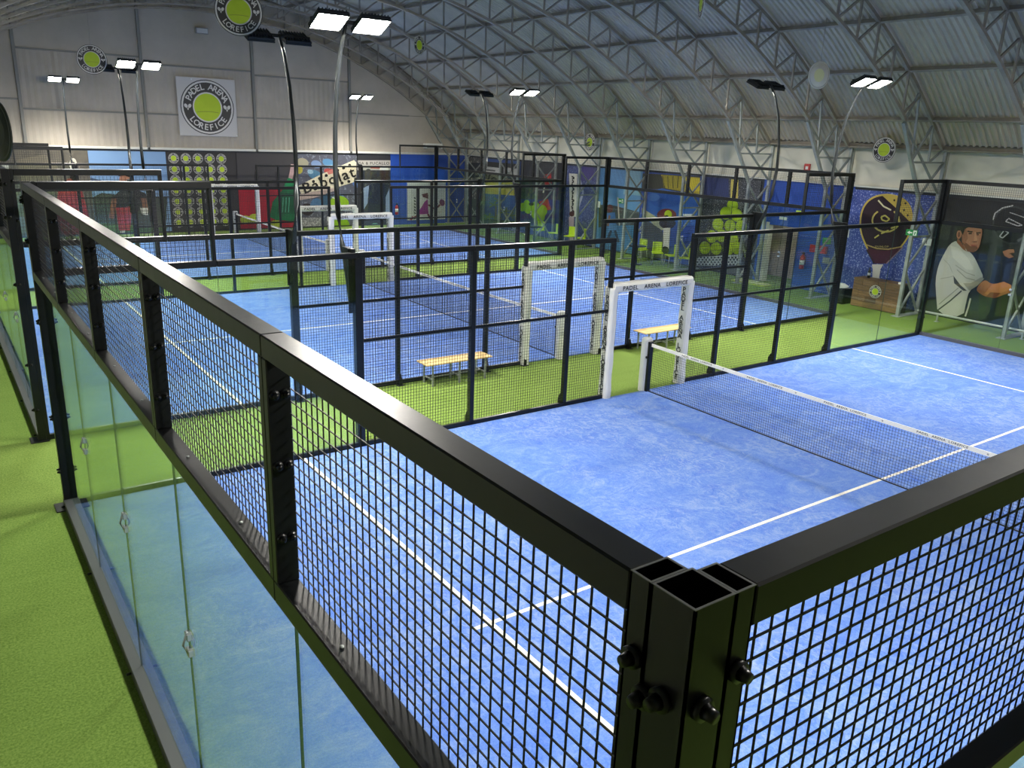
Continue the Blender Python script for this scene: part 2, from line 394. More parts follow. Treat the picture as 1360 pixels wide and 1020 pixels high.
# ---- end wall: local X along 0..10, outside = +y
W_end = wires(.05, 1.95, 3.0, 3.9, .004); W_end_o = wires(.05, 1.95, 3.0, 3.9, .004)
DEP = .09
def end_wall(label):
    t = thing('end_wall', label, 'glass wall', (0, 0, 0), 0, 'glass and mesh end walls of the courts')
    bx('base_beam', (-.05, .0, 0), (10.05, .1, .1), mat('base_steel', '55565a', .45, .3), t, .006)
    for i in range(5):
        a, b = 2*i, 2*i + 2
        a_ = a + (.01 if i == 0 else .004); b_ = b - (.01 if i == 4 else .004)
        glass('glass_panel', (a_, .002, .1), (b_, .014, 2.9), t)
        s0, s1 = (a + .0, b)
        q = MB(); q.cbox((s0 + .002 + (.06 if i == 0 else 0), 0, 3.915), (s1 - .002 - (.06 if i == 4 else 0), DEP, 4.0), BLACK, .005); q.build('top_rail', t)
        for x0, x1, side in ((s0 + .002, s0 + .045, 0), (s1 - .045, s1 - .002, 1)):
            if (i == 0 and side == 0) or (i == 4 and side == 1): continue
            q = MB(); q.cbox((x0, 0, 3.0), (x1, DEP, 3.915), BLACK, .004)
            for z in (3.78, 3.5, 3.2):
                for y in (.025, .065): bolt(q, ((x0 if side == 1 else x1), y, z), (-1 if side == 1 else 1, 0, 0))
            q.build('post', t)
        m = obj('mesh_panel', W_end, t, (a, 0, 0)); m['kind'] = 'stuff'
        q = MB(); q.cbox((a + .002, 0, 2.9), (b - .002, DEP, 3.0), BLACK, .005)
        for xx in (.55, 1.45): q.tube([(a + xx, .045, 3.0), (a + xx, .045, 3.006)], .009, GALV, 8)
        q.build('ledge_rail', t)
    for i in range(1, 5):
        for z in (.95, 1.55, 2.15) if False else (.1, 1.5):
            if z < .5: continue
            q = MB()
            for dz in (-.06, .06):
                q.cbox((2*i - .035, -.012, z + dz - .025), (2*i + .035, .03, z + dz + .025), mat('clamp_clear', 'c9cfd2', .2, .6), .004)
            q.tube([(2*i, .02, z - .09), (2*i, .05, z), (2*i, .02, z + .09)], .008, mat('clamp_steel', 'b8bcc0', .3, .8), 8)
            q.build('glass_clamp', t)
    for i in range(0, 6):
        q = MB(); q.tube([(max(.1, min(9.9, 2*i)), .1, .05), (max(.1, min(9.9, 2*i)), .14, .05)], .012, BLACK, 8); q.build('anchor_bolt', t)
    for xc, d in ((0, 1), (10, -1)):
        q = MB(); th = .005
        x0, x1 = xc - d * .09, xc + d * .01
        xa, xb = min(x0, x1), max(x0, x1)
        q.box((xa, -.01, 0), (xb, -.01 + th, 4.0), BLACK); q.box((xa, .09 - th, 0), (xb, .09, 4.0), BLACK)
        q.box((xa, -.01, 0), (xa + th, .09, 4.0), BLACK); q.box((xb - th, -.01, 0), (xb, .09, 4.0), BLACK)
        q.box((xa, -.01, 2.0), (xb, .09, 2.01), BLACK); rim(q, xa, xb, -.01, .09, th)
        for z in (3.8, 3.35, 2.4, 1.2, .5):
            bolt(q, (xc - d*.04, .09, z), (0, 1, 0), .016, .035); bolt(q, (xc + d*.0, .09, z - .02), (0, 1, 0), .016, .035); bolt(q, (xc - d*.09, .05, z), (-d, 0, 0), .016, .035)
        q.build('corner_post', t)
        q = MB(); x0, x1 = xc + d*.011, xc + d*.062; xa, xb = min(x0, x1), max(x0, x1)
        q.box((xa, 0, 2.9), (xb, th, 4.0), BLACK); q.box((xa, .09 - th, 2.9), (xb, .09, 4.0), BLACK); q.box((xa, 0, 2.9), (xa + th, .09, 4.0), BLACK); q.box((xb - th, 0, 2.9), (xb, .09, 4.0), BLACK)
        bolt(q, (xc + d*.036, .09, 3.84), (0, 1, 0), .015, .03); rim(q, xa, xb, 0, .09, th)
        q.build('corner_channel', t)
        q = MB(); q.cbox((xc - .14, -.05, 0), (xc + .14, .2, .012), BLACK, .003); q.build('base_plate', t)
    return t
# ---- side fence half: s from the corner 0..9, outside = +y, d = +1 / -1
SW = {}
def side_fence(label, d):
    t = thing('side_fence', label, 'fence', (0, 0, 0), 0, 'glass and mesh side fences of the courts')
    def B(nm, s0, s1, y0, y1, z0, z1, m=BLACK, ch=.005): return bx(nm, (d*s0, y0, z0), (d*s1, y1, z1), m, t, ch)
    q = MB(); th = .005
    for y0, y1, s0, s1 in ((0, th, .011, .062), (.09 - th, .09, .011, .062), (0, .09, .011, .011 + th), (0, .09, .062 - th, .062)): q.box((d*s0, y0, 0), (d*s1, y1, 4.0), BLACK)
    rim(q, min(d*.011, d*.062), max(d*.011, d*.062), 0, .09, th)
    bolt(q, (d*.036, .09, 3.84), (0, 1, 0), .015, .03); bolt(q, (d*.036, .09, 3.3), (0, 1, 0), .015, .03); q.build('corner_channel', t)
    B('top_rail', .063, 2.0, 0, DEP, 3.915, 4.0); B('post', 1.955, 2.0, 0, DEP, 3.0, 3.915)
    if ('u', d) not in SW:
        SW[('u', d)] = wires(.05, 1.95, 3.0, 3.9, .004) if d > 0 else wires(-1.95, -.05, 3.0, 3.9, .004)
        SW[('m', d)] = wires(4.05, 5.95, .1, 2.9, .004) if d > 0 else wires(-5.95, -4.05, .1, 2.9, .004)
        SW[('e', d)] = wires(8.05, 8.95, .1, 2.9, .004) if d > 0 else wires(-8.95, -8.05, .1, 2.9, .004)
    tag(obj('mesh_panel', SW[('u', d)], t), kind='stuff')
    for a, b in ((.063, 2), (2, 4), (4, 6), (6, 8), (8, 9)): B('middle_rail' if a < 8 else 'middle_rail', a + .003, b - .003, 0, DEP, 2.92, 3.0)
    glass('glass_panel', (d*.07, .002, .08), (d*1.996, .014, 2.92), t); glass('glass_panel', (d*2.004, .002, .08), (d*3.95, .014, 2.92), t)
    B('base_rail', .02, 9.0, 0, .06, 0, .08)
    B('cross_rail', 4.05, 8.93, .012, .052, 1.66, 1.71)
    for s, wd in ((4, .12), (6, .08), (8, .08), (8.965, .06)):
        q = MB(); q.cbox((d*(s - wd/2), .0, 0), (d*(s + wd/2), .09 if wd < .1 else .11, 2.92), BLACK, .005)
        q.prism([(.09, .0), (.17, .0), (.17, .12), (.12, .22), (.09, .24)], 0, d*(s - .03), d*(s + .03), BLACK)
        q.cbox((d*(s - .07), .08, 0), (d*(s + .07), .2, .014), BLACK, .003)
        bolt(q, (d*s, .09, 1.68), (0, 1, 0)); q.build('post', t)
    tag(obj('mesh_panel', SW[('m', d)], t), kind='stuff'); tag(obj('mesh_panel', SW[('m', d)], t, (2*d, 0, 0)), kind='stuff'); tag(obj('mesh_panel', SW[('e', d)], t), kind='stuff')
    return t
ew = None; sA = sB = None
for k, y in enumerate(CY):
    la = 'glass end wall of the %s court, on the side where the camera stands, mesh on top' % CN[k]
    lb = 'glass end wall of the %s court in front of the posters, mesh on top' % CN[k]
    if k == 0:
        ew = end_wall('glass end wall of the near court, its black corner post closest to the camera')
        ew.location = (0, 0, 0); ew.rotation_euler = (0, 0, PI/2)
        # local +x -> world +Y, local +y -> world -X
    else: dup(ew, (0, y, 0), PI/2, la)
    dup(ew, (20, y + 10, 0), -PI/2, lb)
    for side in (1, 0):
        sd = 'far' if side else 'near'
        l1 = 'black mesh fence on the %s long side of the %s court, half before the net' % (sd, CN[k])
        l2 = 'black mesh fence on the %s long side of the %s court, half beyond the net' % (sd, CN[k])
        if side:
            if sA is None: sA = side_fence(l1, 1); sA.location = (0, y + 10, 0)
            else: dup(sA, (0, y + 10, 0), 0, l1)
            if sB is None: sB = side_fence(l2, -1); sB.location = (20, y + 10, 0)
            else: dup(sB, (20, y + 10, 0), 0, l2)
        else:
            dup(sB, (0, y, 0), PI, l1); dup(sA, (20, y, 0), PI, l2)

# ---- nets
PADX = [(.064*c, .064*s) for c, s in ((1, .45), (.8, .85), (.45, 1), (-.45, 1), (-.8, .85), (-1, .45), (-1, -.45), (-.8, -.85), (-.45, -1), (.45, -1), (.8, -.85), (1, -.45))]
def zt(y): return .88 + .04 * ((y - 5) / 5) ** 2 * 1.0 + .02
def net(label):
    t = thing('court_net', label, 'net', (10, 0, 0), 0, 'nets across the padel courts')
    q = MB(); r = .0016; sp = .045
    for i in range(int(9.8 / sp) + 1):
        y = .1 + i * sp; q.bar((0, y, .03), (0, y, zt(y)), r*2, r*2, WIRE, (0, 1, 0))
    for j in range(1, 20):
        z0 = j * sp
        q.bar((r, .08, z0 * 1.01), (r, 5, z0 * .98), r*2, r*2, WIRE); q.bar((r, 5, z0 * .98), (r, 9.92, z0 * 1.01), r*2, r*2, WIRE)
    tag(q.build('net_cords', t), kind='stuff')
    ys = [.08 + 9.84 * i / 16 for i in range(17)]
    q = MB(); q.sweep([(0, y, zt(y) + .0) for y in ys], [(-.009, -.03), (.009, -.03), (.009, .03), (-.009, .03)], mat('net_tape', 'e8e8e2', .6)); q.build('top_band', t)
    q = MB()
    for y in (1.25, 2.75, 4.25, 5.75, 7.25, 8.75):
        Mx = Matrix.Translation((-.0105, y, zt(y) + .003)) @ Matrix.Rotation(math.copysign(0, 1), 4, 'X') @ Matrix(((0, 0, -1, 0), (-1, 0, 0, 0), (0, 1, 0, 0), (0, 0, 0, 1)))
        put_text(q, 'PADEL  ARENA  LOREFICE', Mx, TXT, .045, 1.25)
        for dy in (-.62,):
            Mx2 = Matrix.Translation((-.0105, y + dy, zt(y) + .003)) @ Matrix(((0, 0, -1, 0), (-1, 0, 0, 0), (0, 1, 0, 0), (0, 0, 0, 1)))
            put_text(q, 'o', Mx2, TXT, .05)
    tag(q.build('lettering', t), kind='stuff')
    q = MB(); q.tube([(0, y, .02) for y in (.06, 5, 9.94)], .012, WIRE, 6); q.build('bottom_cord', t)
    for y, sg in ((9.93, 1), (.07, -1)):
        q = MB(); q.sweep([(0, y + sg*.10, .0), (0, y + sg*.10, 1.03), (0, y + sg*.10, 1.06)], [(a*1.5, b*1.3) for a, b in PADX], WHITEPAD, (0, 1, 0), scales=[1, 1, .8]); q.build('post_pad', t)
        q = MB(); q.cbox((-.05, y - .035, 0), (.05, y + .035, 1.0), BLACK, .005); q.tube([(-.06, y, .7), (-.09, y, .7)], .025, BLACK, 10); q.build('net_post', t)
    return t
nt = net('black net with white top band across the near court')
for k in (1, 2): dup(nt, (10, CY[k], 0), 0, 'black net with white top band across the %s court' % CN[k])
nt.location = (10, 0, 0)

# ---- padded gate frames, origin at gate centre, text faces local -y
def gate(label, left_text=True):
    t = thing('padded_gate_frame', label, 'gate frame', (0, 0, 0), 0, 'white padded gateways beside the nets')
    for sx, nm in ((-1.0, 0), (1.0, 1)):
        q = MB(); zs = [0.0] + [.15 + .17*i for i in range(11)] + [2.06, 2.1]
        q.sweep([(sx + .004*math.sin(i*2.1), 0, z) for i, z in enumerate(zs)], [(a*1.35, b*1.75) for a, b in PADX], WHITEPAD, (0, 1, 0), scales=[1 + .05*math.sin(i*1.7) for i in range(len(zs))]); q.build('post_pad', t)
        if nm or left_text:
            q = MB()
            for i, ch in enumerate('PADEL ARENA LOREFICE'):
                if ch == ' ': continue
                put_text(q, ch, Matrix.Translation((sx - .097, 0, 1.92 - i * .094)) @ Matrix(((0, 0, -1, 0), (-1, 0, 0, 0), (0, 1, 0, 0), (0, 0, 0, 1))), TXT, .13, 1.25)
            tag(q.build('lettering', t), kind='stuff')
    q = MB(); xs_ = [-1.02 + 2.04*i/12 for i in range(13)]
    q.sweep([(x, 0, 2.1 + .004*math.sin(i*2.3)) for i, x in enumerate(xs_)], [(a*1.8, b*1.4) for a, b in PADX], WHITEPAD, (0, 0, 1), scales=[1 + .05*math.sin(i*1.9) for i in range(13)]); q.build('top_pad', t)
    q = MB()
    for x, s_ in ((-.66, 'PADEL'), (-.1, 'ARENA'), (.55, 'LOREFICE')):
        put_text(q, s_, Matrix.Translation((x, -.128, 2.09)) @ Matrix(((1, 0, 0, 0), (0, 0, -1, 0), (0, 1, 0, 0), (0, 0, 0, 1))), TXT, .11, 1.1)
    tag(q.build('lettering', t), kind='stuff')
    return t
g0 = gate('white padded gate frame with black lettering, nearest one, beside the near court net')
g0.location = (10, 10.045, 0)
for k, y in ((1, CY[1] - .045), (1, CY[1] + 10.045), (2, CY[2] - .045), (2, CY[2] + 10.045), (0, -.045)):
    near = y < CY[k] + 5
    dup(g0, (10, y, 0), 0, 'white padded gate frame on the %s long side of the %s court' % ('near' if near else 'far', CN[k]))

# ---- benches between near and middle courts
PALEWOOD = m_wood('pale_bench_wood', ['c9a468', 'd9bb80', 'e3ca94'], (1, 10, 10))
def bench(label):
    t = thing('bench', label, 'bench', (0, 0, 0), 0, 'wooden benches between two courts')
    for k_, y in enumerate((-.145, 0, .145)):
        bx('seat_slat', (-.75, y - .068, .43), (.75, y + .068, .455), PALEWOOD, t, .005)
    for x in (-.6, 0, .6):
        q = MB()
        for y in (-.17, .17): q.bar((x, y, 0), (x, y, .43), .03, .03, GALV, (0, 1, 0))
        q.bar((x, -.17, .42), (x, .17, .42), .03, .03, GALV); q.bar((x, -.17, .14), (x, .17, .14), .025, .025, GALV); q.build('leg', t)
    q = MB(); q.bar((-.6, 0, .14), (.6, 0, .14), .025, .025, GALV); q.build('stretcher', t)
    return t
b0 = bench('pale wooden bench on steel legs, before the near court gate'); b0.location = (7.1, 12.35, 0); b0.rotation_euler = (0, 0, .0)
dup(b0, (12.8, 12.33, 0), 0, 'pale wooden bench on steel legs, seen through the near court gate frame')

# ---- floodlight masts, outside = +y (light goes to -y)
HEAD = mat('lamp_housing', '202326', .45, .3); LENS = mat('lamp_lens', (255, 248, 232), .4, emit=250)
POLE = mat('mast_pole', '3a3e40', .3, .6)
def mast():
    t = thing('floodlight_mast', 'mast', 'floodlight', (0, 0, 0), 0, 'curved floodlight masts on the court fences')
    pts = [(0, .14, 2.3), (0, .24, 2.75), (0, .40, 3.05), (0, .52, 3.5), (0, .58, 4.1), (0, .55, 4.7), (0, .44, 5.3), (0, .28, 5.75), (0, .1, 6.04)]
    q = MB(); q.tube(pts, .036, POLE, 10, [1.2, 1.2, 1.15, 1.1, 1.0, .9, .8, .72, .66]); q.build('pole', t)
    q = MB(); q.prism([(.11, 2.15), (.14, 2.15), (.36, 2.95), (.36, 3.05), (.02, 3.05), (.02, 3.0), (.11, 3.0)], 0, -.03, .03, BLACK); q.cbox((-.05, 0.095, 2.1), (.05, .125, 3.05), BLACK, .004); q.build('bracket', t)
    q = MB(); q.bar((-.5, .08, 6.05), (.5, .08, 6.05), .05, .05, HEAD); q.build('cross_arm', t)
    th_ = math.radians(24)
    for x in (-.3, .3):
        q = MB(); q.cbox((-.215, -.19, 0), (.215, .19, .05), HEAD, .01)
        for i in range(9): q.box((-.19 + i*.047, -.17, .05), (-.18 + i*.047, .17, .075), HEAD)
        for a_, b_ in (((-.215, -.19), (.215, -.18)), ((-.215, .18), (.215, .19)), ((-.215, -.18), (-.205, .18)), ((.205, -.18), (.215, .18))): q.box((a_[0], a_[1], -.022), (b_[0], b_[1], .0), HEAD)
        f = q.build('floodlight', t); f.location = (x, -.04, 6.03); f.rotation_euler = (-th_, 0, 0)
        q = MB(); q.box((-.195, -.17, -.006), (.195, .17, -.001), LENS); l = q.build('lens', f)
        ar = bpy.data.lights.get('flood') or bpy.data.lights.new('flood', 'AREA'); ar.shape = 'RECTANGLE'; ar.size = .38; ar.size_y = .33
        ar.energy = LAMP; ar.color = (1.0, .965, .90); ar.spread = math.radians(150)
        lo = bpy.data.objects.new('flood_beam', ar); COL.objects.link(lo); lo.parent = f; lo.location = (0, 0, -.02)
    return t
m0 = mast(); first = True
for k, y in enumerate(CY):
    for x in (4, 16):
        for side in (1, 0):
            yy = y + 10 if side else y; rz = 0 if side else PI
            st = 'lit floodlight mast' if side else 'floodlight mast turned away'
            lab = '%s, on the %s side of the %s court, %s the net' % (st, 'far' if side else 'near', CN[k], 'before' if x < 9 else 'beyond')
            x = 3.93 if x < 9 else x
            if first: m0.location = (x, yy, 0); m0.rotation_euler = (0, 0, rz); m0['label'] = lab; first = False
            else: dup(m0, (x, yy, 0), rz, lab)

# ------------------------------------------------------------------ emblem (ball in a lettered ring)
LIME = m_speckle('ball_felt', 'b4cf1e', ('c3da2c', 'cfe34a'), 40, .7)
EDARK = mat('emblem_dark', '33302f', .5); EWHITE = mat('emblem_white', 'd8d6cf', .5)
def ring(q, r0, r1, z, m, n=40, smooth=False):
    if r0 <= 0:
        q.add([(r1*math.cos(2*PI*i/n), r1*math.sin(2*PI*i/n), z) for i in range(n)], [tuple(range(n))], m); return
    vs = []
    for i in range(n):
        c, s_ = math.cos(2*PI*i/n), math.sin(2*PI*i/n); vs += [(r0*c, r0*s_, z), (r1*c, r1*s_, z)]
    q.add(vs, [(2*i, 2*i+1, (2*i+3) % (2*n), (2*i+2) % (2*n)) for i in range(n)], m)
def emblem_part(q, sc_=1., n=40, letters=True, M=Matrix.Identity(4), flip=False):
    e = MB()
    ring(e, 0, 1.0, .0, EDARK, n); ring(e, .90, .965, .004, EWHITE, n); ring(e, .50, .55, .004, EWHITE, n); ring(e, 0, .5, .006, LIME, n)
    e.add([(.42*math.cos(a), -.16 + .09*math.cos(a*1.0), .008) for a in [0]], [], EWHITE)
    cs = [(-.40 + .8*i/10, -.2 + .05*math.cos((i-5)/5*1.2)) for i in range(11)]
    vs = []
    for x, y in cs: vs += [(x, y - .012, .008), (x, y + .012, .008)]
    e.add(vs, [(2*i, 2*i+2, 2*i+3, 2*i+1) for i in range(10)], C('94a83a'))
    if letters:
        def arc(word, a0, a1, rad, top):
            for i, ch in enumerate(word):
                if ch == ' ': continue
                a = math.radians(a0 + (a1 - a0) * i / (len(word) - 1)); p = Matrix.Translation((rad*math.cos(a), rad*math.sin(a), .006))
                put_text(e, ch, p @ Matrix.Rotation(a - PI/2 if top else a + PI/2, 4, 'Z'), EWHITE, .31)
        arc('PADEL ARENA', 155, 25, .735, True); arc('LOREFICE', 217, 323, .735, False)
        for sx in (-1, 1):
            for dx, a in ((-.07, .5), (.07, -.5)):
                M2 = Matrix.Translation((sx*.73 + dx, .03, .006)) @ Matrix.Rotation(a, 4, 'Z')
                e.add([(M2 @ Vector((.06*math.cos(t), .08*math.sin(t), 0)))[:] for t in [2*PI*i/10 for i in range(10)]], [tuple(range(10))], EWHITE)
                e.add([(M2 @ Vector(v))[:] for v in ((-.012, -.06, 0), (.012, -.06, 0), (.012, -.17, 0), (-.012, -.17, 0))], [(0, 1, 2, 3)], EWHITE)
    Q = M @ Matrix.Scale(sc_, 4)
    for v_, f_, mi_ in [(e.v, e.f, e.m)]:
        k = len(q.v); q.v += [(Q @ Vector(v))[:] for v in v_]
        for f, mm in zip(f_, mi_): q.f.append(tuple(k + a for a in f)); q.m.append(q.mi(e.ms[mm])); q.sm.append(False)
def emb_mesh(letters=True, n=40, thick=0., both=False):
    q = MB(); emblem_part(q, 1, n, letters)
    if thick:
        q.tube([(0, 0, -.001), (0, 0, -thick)], 1.0, EWHITE, n)
        if both: emblem_part(q, 1, n, letters, Matrix.Translation((0, 0, -thick - .002)) @ Matrix.Rotation(PI, 4, 'Y'))
    me = bpy.data.meshes.new('emblem'); me.from_pydata(q.v, [], q.f)
    for m in q.ms: me.materials.append(m)
    me.polygons.foreach_set('material_index', q.m); me.update(); return me
EM_FLAT = emb_mesh(True, 36); EM_SMALL = emb_mesh(True, 20); EM_SIGN = emb_mesh(True, 36, .05, True)

# hanging and wall-mounted discs
FACE_Y = (PI/2, 0, 0)            # local z -> -Y (towards the near end)
FACE_X = (PI/2, 0, -PI/2)        # local z -> -X
def along(px, py, dist):
    d = (_R @ Vector(((px - 680) / CAMP[6], -(py - 510) / CAMP[6], -1))).normalized(); return _C + d * dist
def plain(c0, c1, c2):
    q = MB(); q.tube([(0, 0, 0), (0, 0, -.05)], 1.0, mat('p' + c0, c0, .5), 36); ring(q, .86, .93, .004, mat('p' + c1, c1, .5), 36); ring(q, 0, .48, .004, mat('p' + c2, c2, .5), 36)
    return q.mesh('sign_disc')
EM_GLARE = plain('dcdcd6', 'bdbcb6', 'd9dca8'); EM_DARK = plain('262c26', '3c443c', '2a3426')  # pale disc: floodlight glare is painted into its washed-out colours
def disc(px, py, dist, dia, yaw, lab, hang=True, cat='sign', mesh=None):
    p = along(px, py, dist); t = thing('round_sign', lab, cat, p, 0, 'round signs with a tennis ball')
    t.rotation_euler = (PI/2, 0, yaw)
    o = obj('sign_disc', {'pale': EM_GLARE, 'dark': EM_DARK}.get(mesh, EM_SIGN), t); o.scale = (dia/2,)*3
    if hang:
        top = arch(p.x, RI) - p.z; q = MB()
        q.tube([(0, dia/2 - .01, -.01), (0, max(top, dia/2 + .05), -.01)], .006, ROOFSTEEL, 6); q.build('hanger', t)
    return t
disc(317, 15, 14.2, .70, -.25, 'round tennis ball sign hanging above the dark floodlights, largest one')
disc(122, 79, 25.3, .73, -.05, 'round tennis ball sign hanging before the left of the end wall')
disc(557, 60, 30, .62, .45, 'small round tennis ball sign among the roof trusses')
disc(1088, 100, 22.0, .62, -.25, 'round sign painted pale with lamp glare, hanging beside the lit floodlights at upper right', mesh='pale')
disc(932, 5, 20, .62, .95, 'round sign seen edge-on at the top edge, under the roof')
disc(-2, 174, 12.5, .74, -1.3, 'dark round sign cut by the left edge of the picture', mesh='dark')
for px, py, lab in ((1174, 199, 'round tennis ball sign on the pale wall above the racket poster'), (783, 189, 'round tennis ball sign on the pale side wall, the more distant one')):
    p = at(px, py, 0, 22.25); t = thing('round_sign', lab, 'sign', p, 0, 'round signs with a tennis ball'); t.rotation_euler = FACE_X
    o = obj('sign_disc', EM_SIGN, t); o.scale = (.36,)*3
    if px < 900: t.location.x = 21.0 if False else t.location.x

# big square emblem board on the gable wall
a, b = at(233, 101, 1, YG - .13), at(316, 182, 1, YG - .13)
t = thing('emblem_board', 'large square white board with tennis ball emblem on the end wall', 'sign', ((a.x + b.x)/2, YG - .13, (a.z + b.z)/2)); hwid = (b.x - a.x)/2; hh = (a.z - b.z)/2
t.rotation_euler = FACE_Y
bx('board', (-hwid, -hh, -.03), (hwid, hh, 0), mat('board_white', 'c9c6c2', .6), t, .004)
o = obj('emblem', EM_FLAT, t, (0, 0, .004)); o.scale = (1.13, 1.13, 1)
q = MB()
for x, y in ((-.6, hh - .08), (hwid - .05, -hh + .05)): q.tube([(x, y, 0), (x, y, .02)], .03, mat('bolt_white', 'f0f0ee', .4), 8)
q.build('bolt', t)

# ------------------------------------------------------------------ posters
class Print:
    """flat printed picture on a wall plane; shapes are given by where they stand on the wall"""
    def __init__(s, axis, val, name, label, px0, px1, z0=.06, z1=3.42, base=None, py=260):
        s.ax, s.val = axis, val; s.n = 0; s.q = MB()
        o0 = 1 - axis
        u0, u1 = at(px0, py, axis, val)[o0], at(px1, py, axis, val)[o0]
        s.lo, s.hi = min(u0, u1), max(u0, u1); s.z0, s.z1 = z0, z1; s.off = -.004
        loc = [0, 0, 0]; loc[axis] = val; loc[o0] = (u0 + u1)/2; s.loc = Vector(loc)
        s.t = thing(name, label, 'poster', loc)
        q = MB()
        A = [0, 0, z0]; B = [0, 0, z1]; A[axis] = 0; B[axis] = .03; A[o0] = s.lo - s.loc[o0]; B[o0] = s.hi - s.loc[o0]
        q.box(A, B, base); q.build('poster_sheet', s.t)
    def pt(s, px, py):
        p = at(px, py, s.ax, s.val); o0 = 1 - s.ax
        p[o0] = min(max(p[o0], s.lo), s.hi); p.z = min(max(p.z, s.z0), s.z1)
        p[s.ax] = s.val + s.off; return p - s.loc
    def poly(s, pts, m, keep=False):
        m = C(m) if isinstance(m, str) else m
        s.q.add([s.pt(*p)[:] for p in pts], [tuple(range(len(pts)))], m)
        if not keep: s.off -= .0015
    def ell(s, cx, cy, rx, ry, m, rot=0, n=18, keep=False):
        c, r = math.cos(rot), math.sin(rot)
        s.poly([(cx + rx*math.cos(t)*c - ry*math.sin(t)*r, cy + rx*math.cos(t)*r + ry*math.sin(t)*c) for t in [2*PI*i/n for i in range(n)]], m, keep)
    def line(s, pts, wd, m, keep=False):
        for (x0, y0), (x1, y1) in zip(pts[:-1], pts[1:]):
            d = math.hypot(x1-x0, y1-y0) or 1; nx, ny = -(y1-y0)/d*wd/2, (x1-x0)/d*wd/2
            s.poly([(x0+nx, y0+ny), (x1+nx, y1+ny), (x1-nx, y1-ny), (x0-nx, y0-ny)], m, True)
        s.off -= .0015
    def text(s, word, cx, cy, wpx, hpx, m, rot=0.):
        """word laid flat on the poster: centre, width and cap height measured in photograph pixels"""
        vs, fs = glyphs(word); m = C(m) if isinstance(m, str) else m
        w_ = max(v.x for v in vs) - min(v.x for v in vs); c, r = math.cos(rot), math.sin(rot); k = wpx / w_; kh = hpx / .7; out = []
        for v in vs:
            X, Y = v.x * k, -v.y * kh; out.append(s.pt(cx + X*c - Y*r, cy + X*r + Y*c)[:])
        s.q.add(out, fs, m); s.off -= .0015
    def done(s, name='printed_picture'):
        q = s.q; me = bpy.data.meshes.new(name); me.from_pydata(q.v, [], q.f)
        for m in q.ms: me.materials.append(m)
        me.polygons.foreach_set('material_index', q.m); me.update()
        return obj(name, me, s.t)
PG = YG - .05; PX = XW - .05
SKIN, SKIN2, HAIR = 'a8745a', '85543e', '17120f'
# -- gable wall, left to right
p = Print(1, PG, 'wall_poster', 'dark grey poster of a player in red, left end of the far wall', -60, 118, base=m_speckle('grey_photo', '4a4740', ('6d675a', '8a8470'), 20, .62), py=220)
p.poly([(22, 212), (60, 205), (80, 225), (70, 250), (30, 250)], '77705f'); p.poly([(2, 216), (12, 216), (12, 232), (2, 232)], 'b8b8b4')
p.poly([(78, 248), (88, 240), (100, 240), (108, 250), (122, 300), (112, 320), (82, 320), (74, 280)], 'a02834'); p.line([(96, 240), (95, 222)], 6, '2a2420')
p.ell(97, 218, 5, 8, 'c9c3b2'); p.ell(92, 245, 6, 8, '8e4a3c'); p.done()
p = Print(1, PG, 'wall_poster', 'light blue sky poster with a player in dark shirt and red shorts', 118.5, 221, base=mat('sky_print', '7ea2cc', .55), py=220)
p.poly([(118, 262), (135, 256), (150, 258), (222, 262), (222, 330), (118, 330)], '3b4436'); p.poly([(118, 296), (222, 302), (222, 330), (118, 330)], '4c6a3a')
p.poly([(118, 236), (170, 248), (170, 252), (118, 242)], '4a5a78')
p.poly([(150, 262), (160, 252), (176, 250), (192, 256), (198, 262), (196, 276), (178, 282), (158, 280), (148, 275)], '1e2026')
p.poly([(154, 276), (175, 274), (173, 306), (158, 306)], 'a8303a'); p.line([(152, 262), (148, 290)], 7, SKIN2); p.line([(190, 262), (194, 280)], 7, SKIN2)
p.line([(163, 306), (164, 325)], 6, 'c8c4bc'); p.poly([(186, 276), (196, 276), (196, 286), (188, 284)], 'e0ddd6')
p.ell(166, 240, 8, 11, SKIN); p.poly([(157, 234), (160, 227), (169, 225), (176, 230), (174, 236), (165, 233)], HAIR); p.done()
p = Print(1, PG, 'wall_poster', 'black poster with a grid of tennis ball emblems on the end wall', 221.5, 314, base=mat('black_print', '2b2829', .55), py=220)
p.done()
for r in range(8):
    for c in range(5):
        w0 = Vector((7.78 + .28 + c * .505, PG - .006, 3.16 - r * .455))
        if w0.z < .25: continue
        o = obj('printed_emblem', EM_SMALL, p.t, w0 - p.loc, FACE_Y); o.scale = (.222, .222, .3)
p = Print(1, PG, 'wall_poster', 'dark and red poster with a green bottle on the end wall', 314.5, 391, base=mat('charcoal_print', '3a3739', .55), py=220)
p.poly([(314, 250), (392, 250), (392, 318), (314, 318)], 'a3182c')
p.line([(339, 228), (339, 250)], 2, '2b292b'); p.line([(367, 228), (367, 250)], 2, '2b292b')
for x, y in ((326, 292), (337, 290), (366, 298)): p.ell(x, y, 7, 6, 'a8b838')
p.poly([(383, 237), (388, 237), (398, 262), (402, 288), (390, 294), (366, 292), (358, 288), (362, 268), (375, 252)], '0f6a3c')
p.poly([(372, 256), (390, 256), (393, 284), (368, 284)], '0c5632')
for i in range(4): p.line([(372 + i*4, 262), (371 + i*4, 282)], 1.2, '58a888')
p.poly([(386, 218), (391, 218), (390.5, 228), (388, 238), (382.5, 237), (385, 226)], 'c4a4a0'); p.poly([(380, 240), (383, 236), (388, 238), (392, 246), (376, 250)], '17864e')
p.done()
GRAF = m_speckle('graffiti_print', '4a4a50', ('5a5e6e', '7f8690'), 16, .56)
p = Print(1, PG, 'wall_poster', 'graffiti poster with a big cream racket lettered diagonally', 391.5, 474, base=GRAF, py=220)
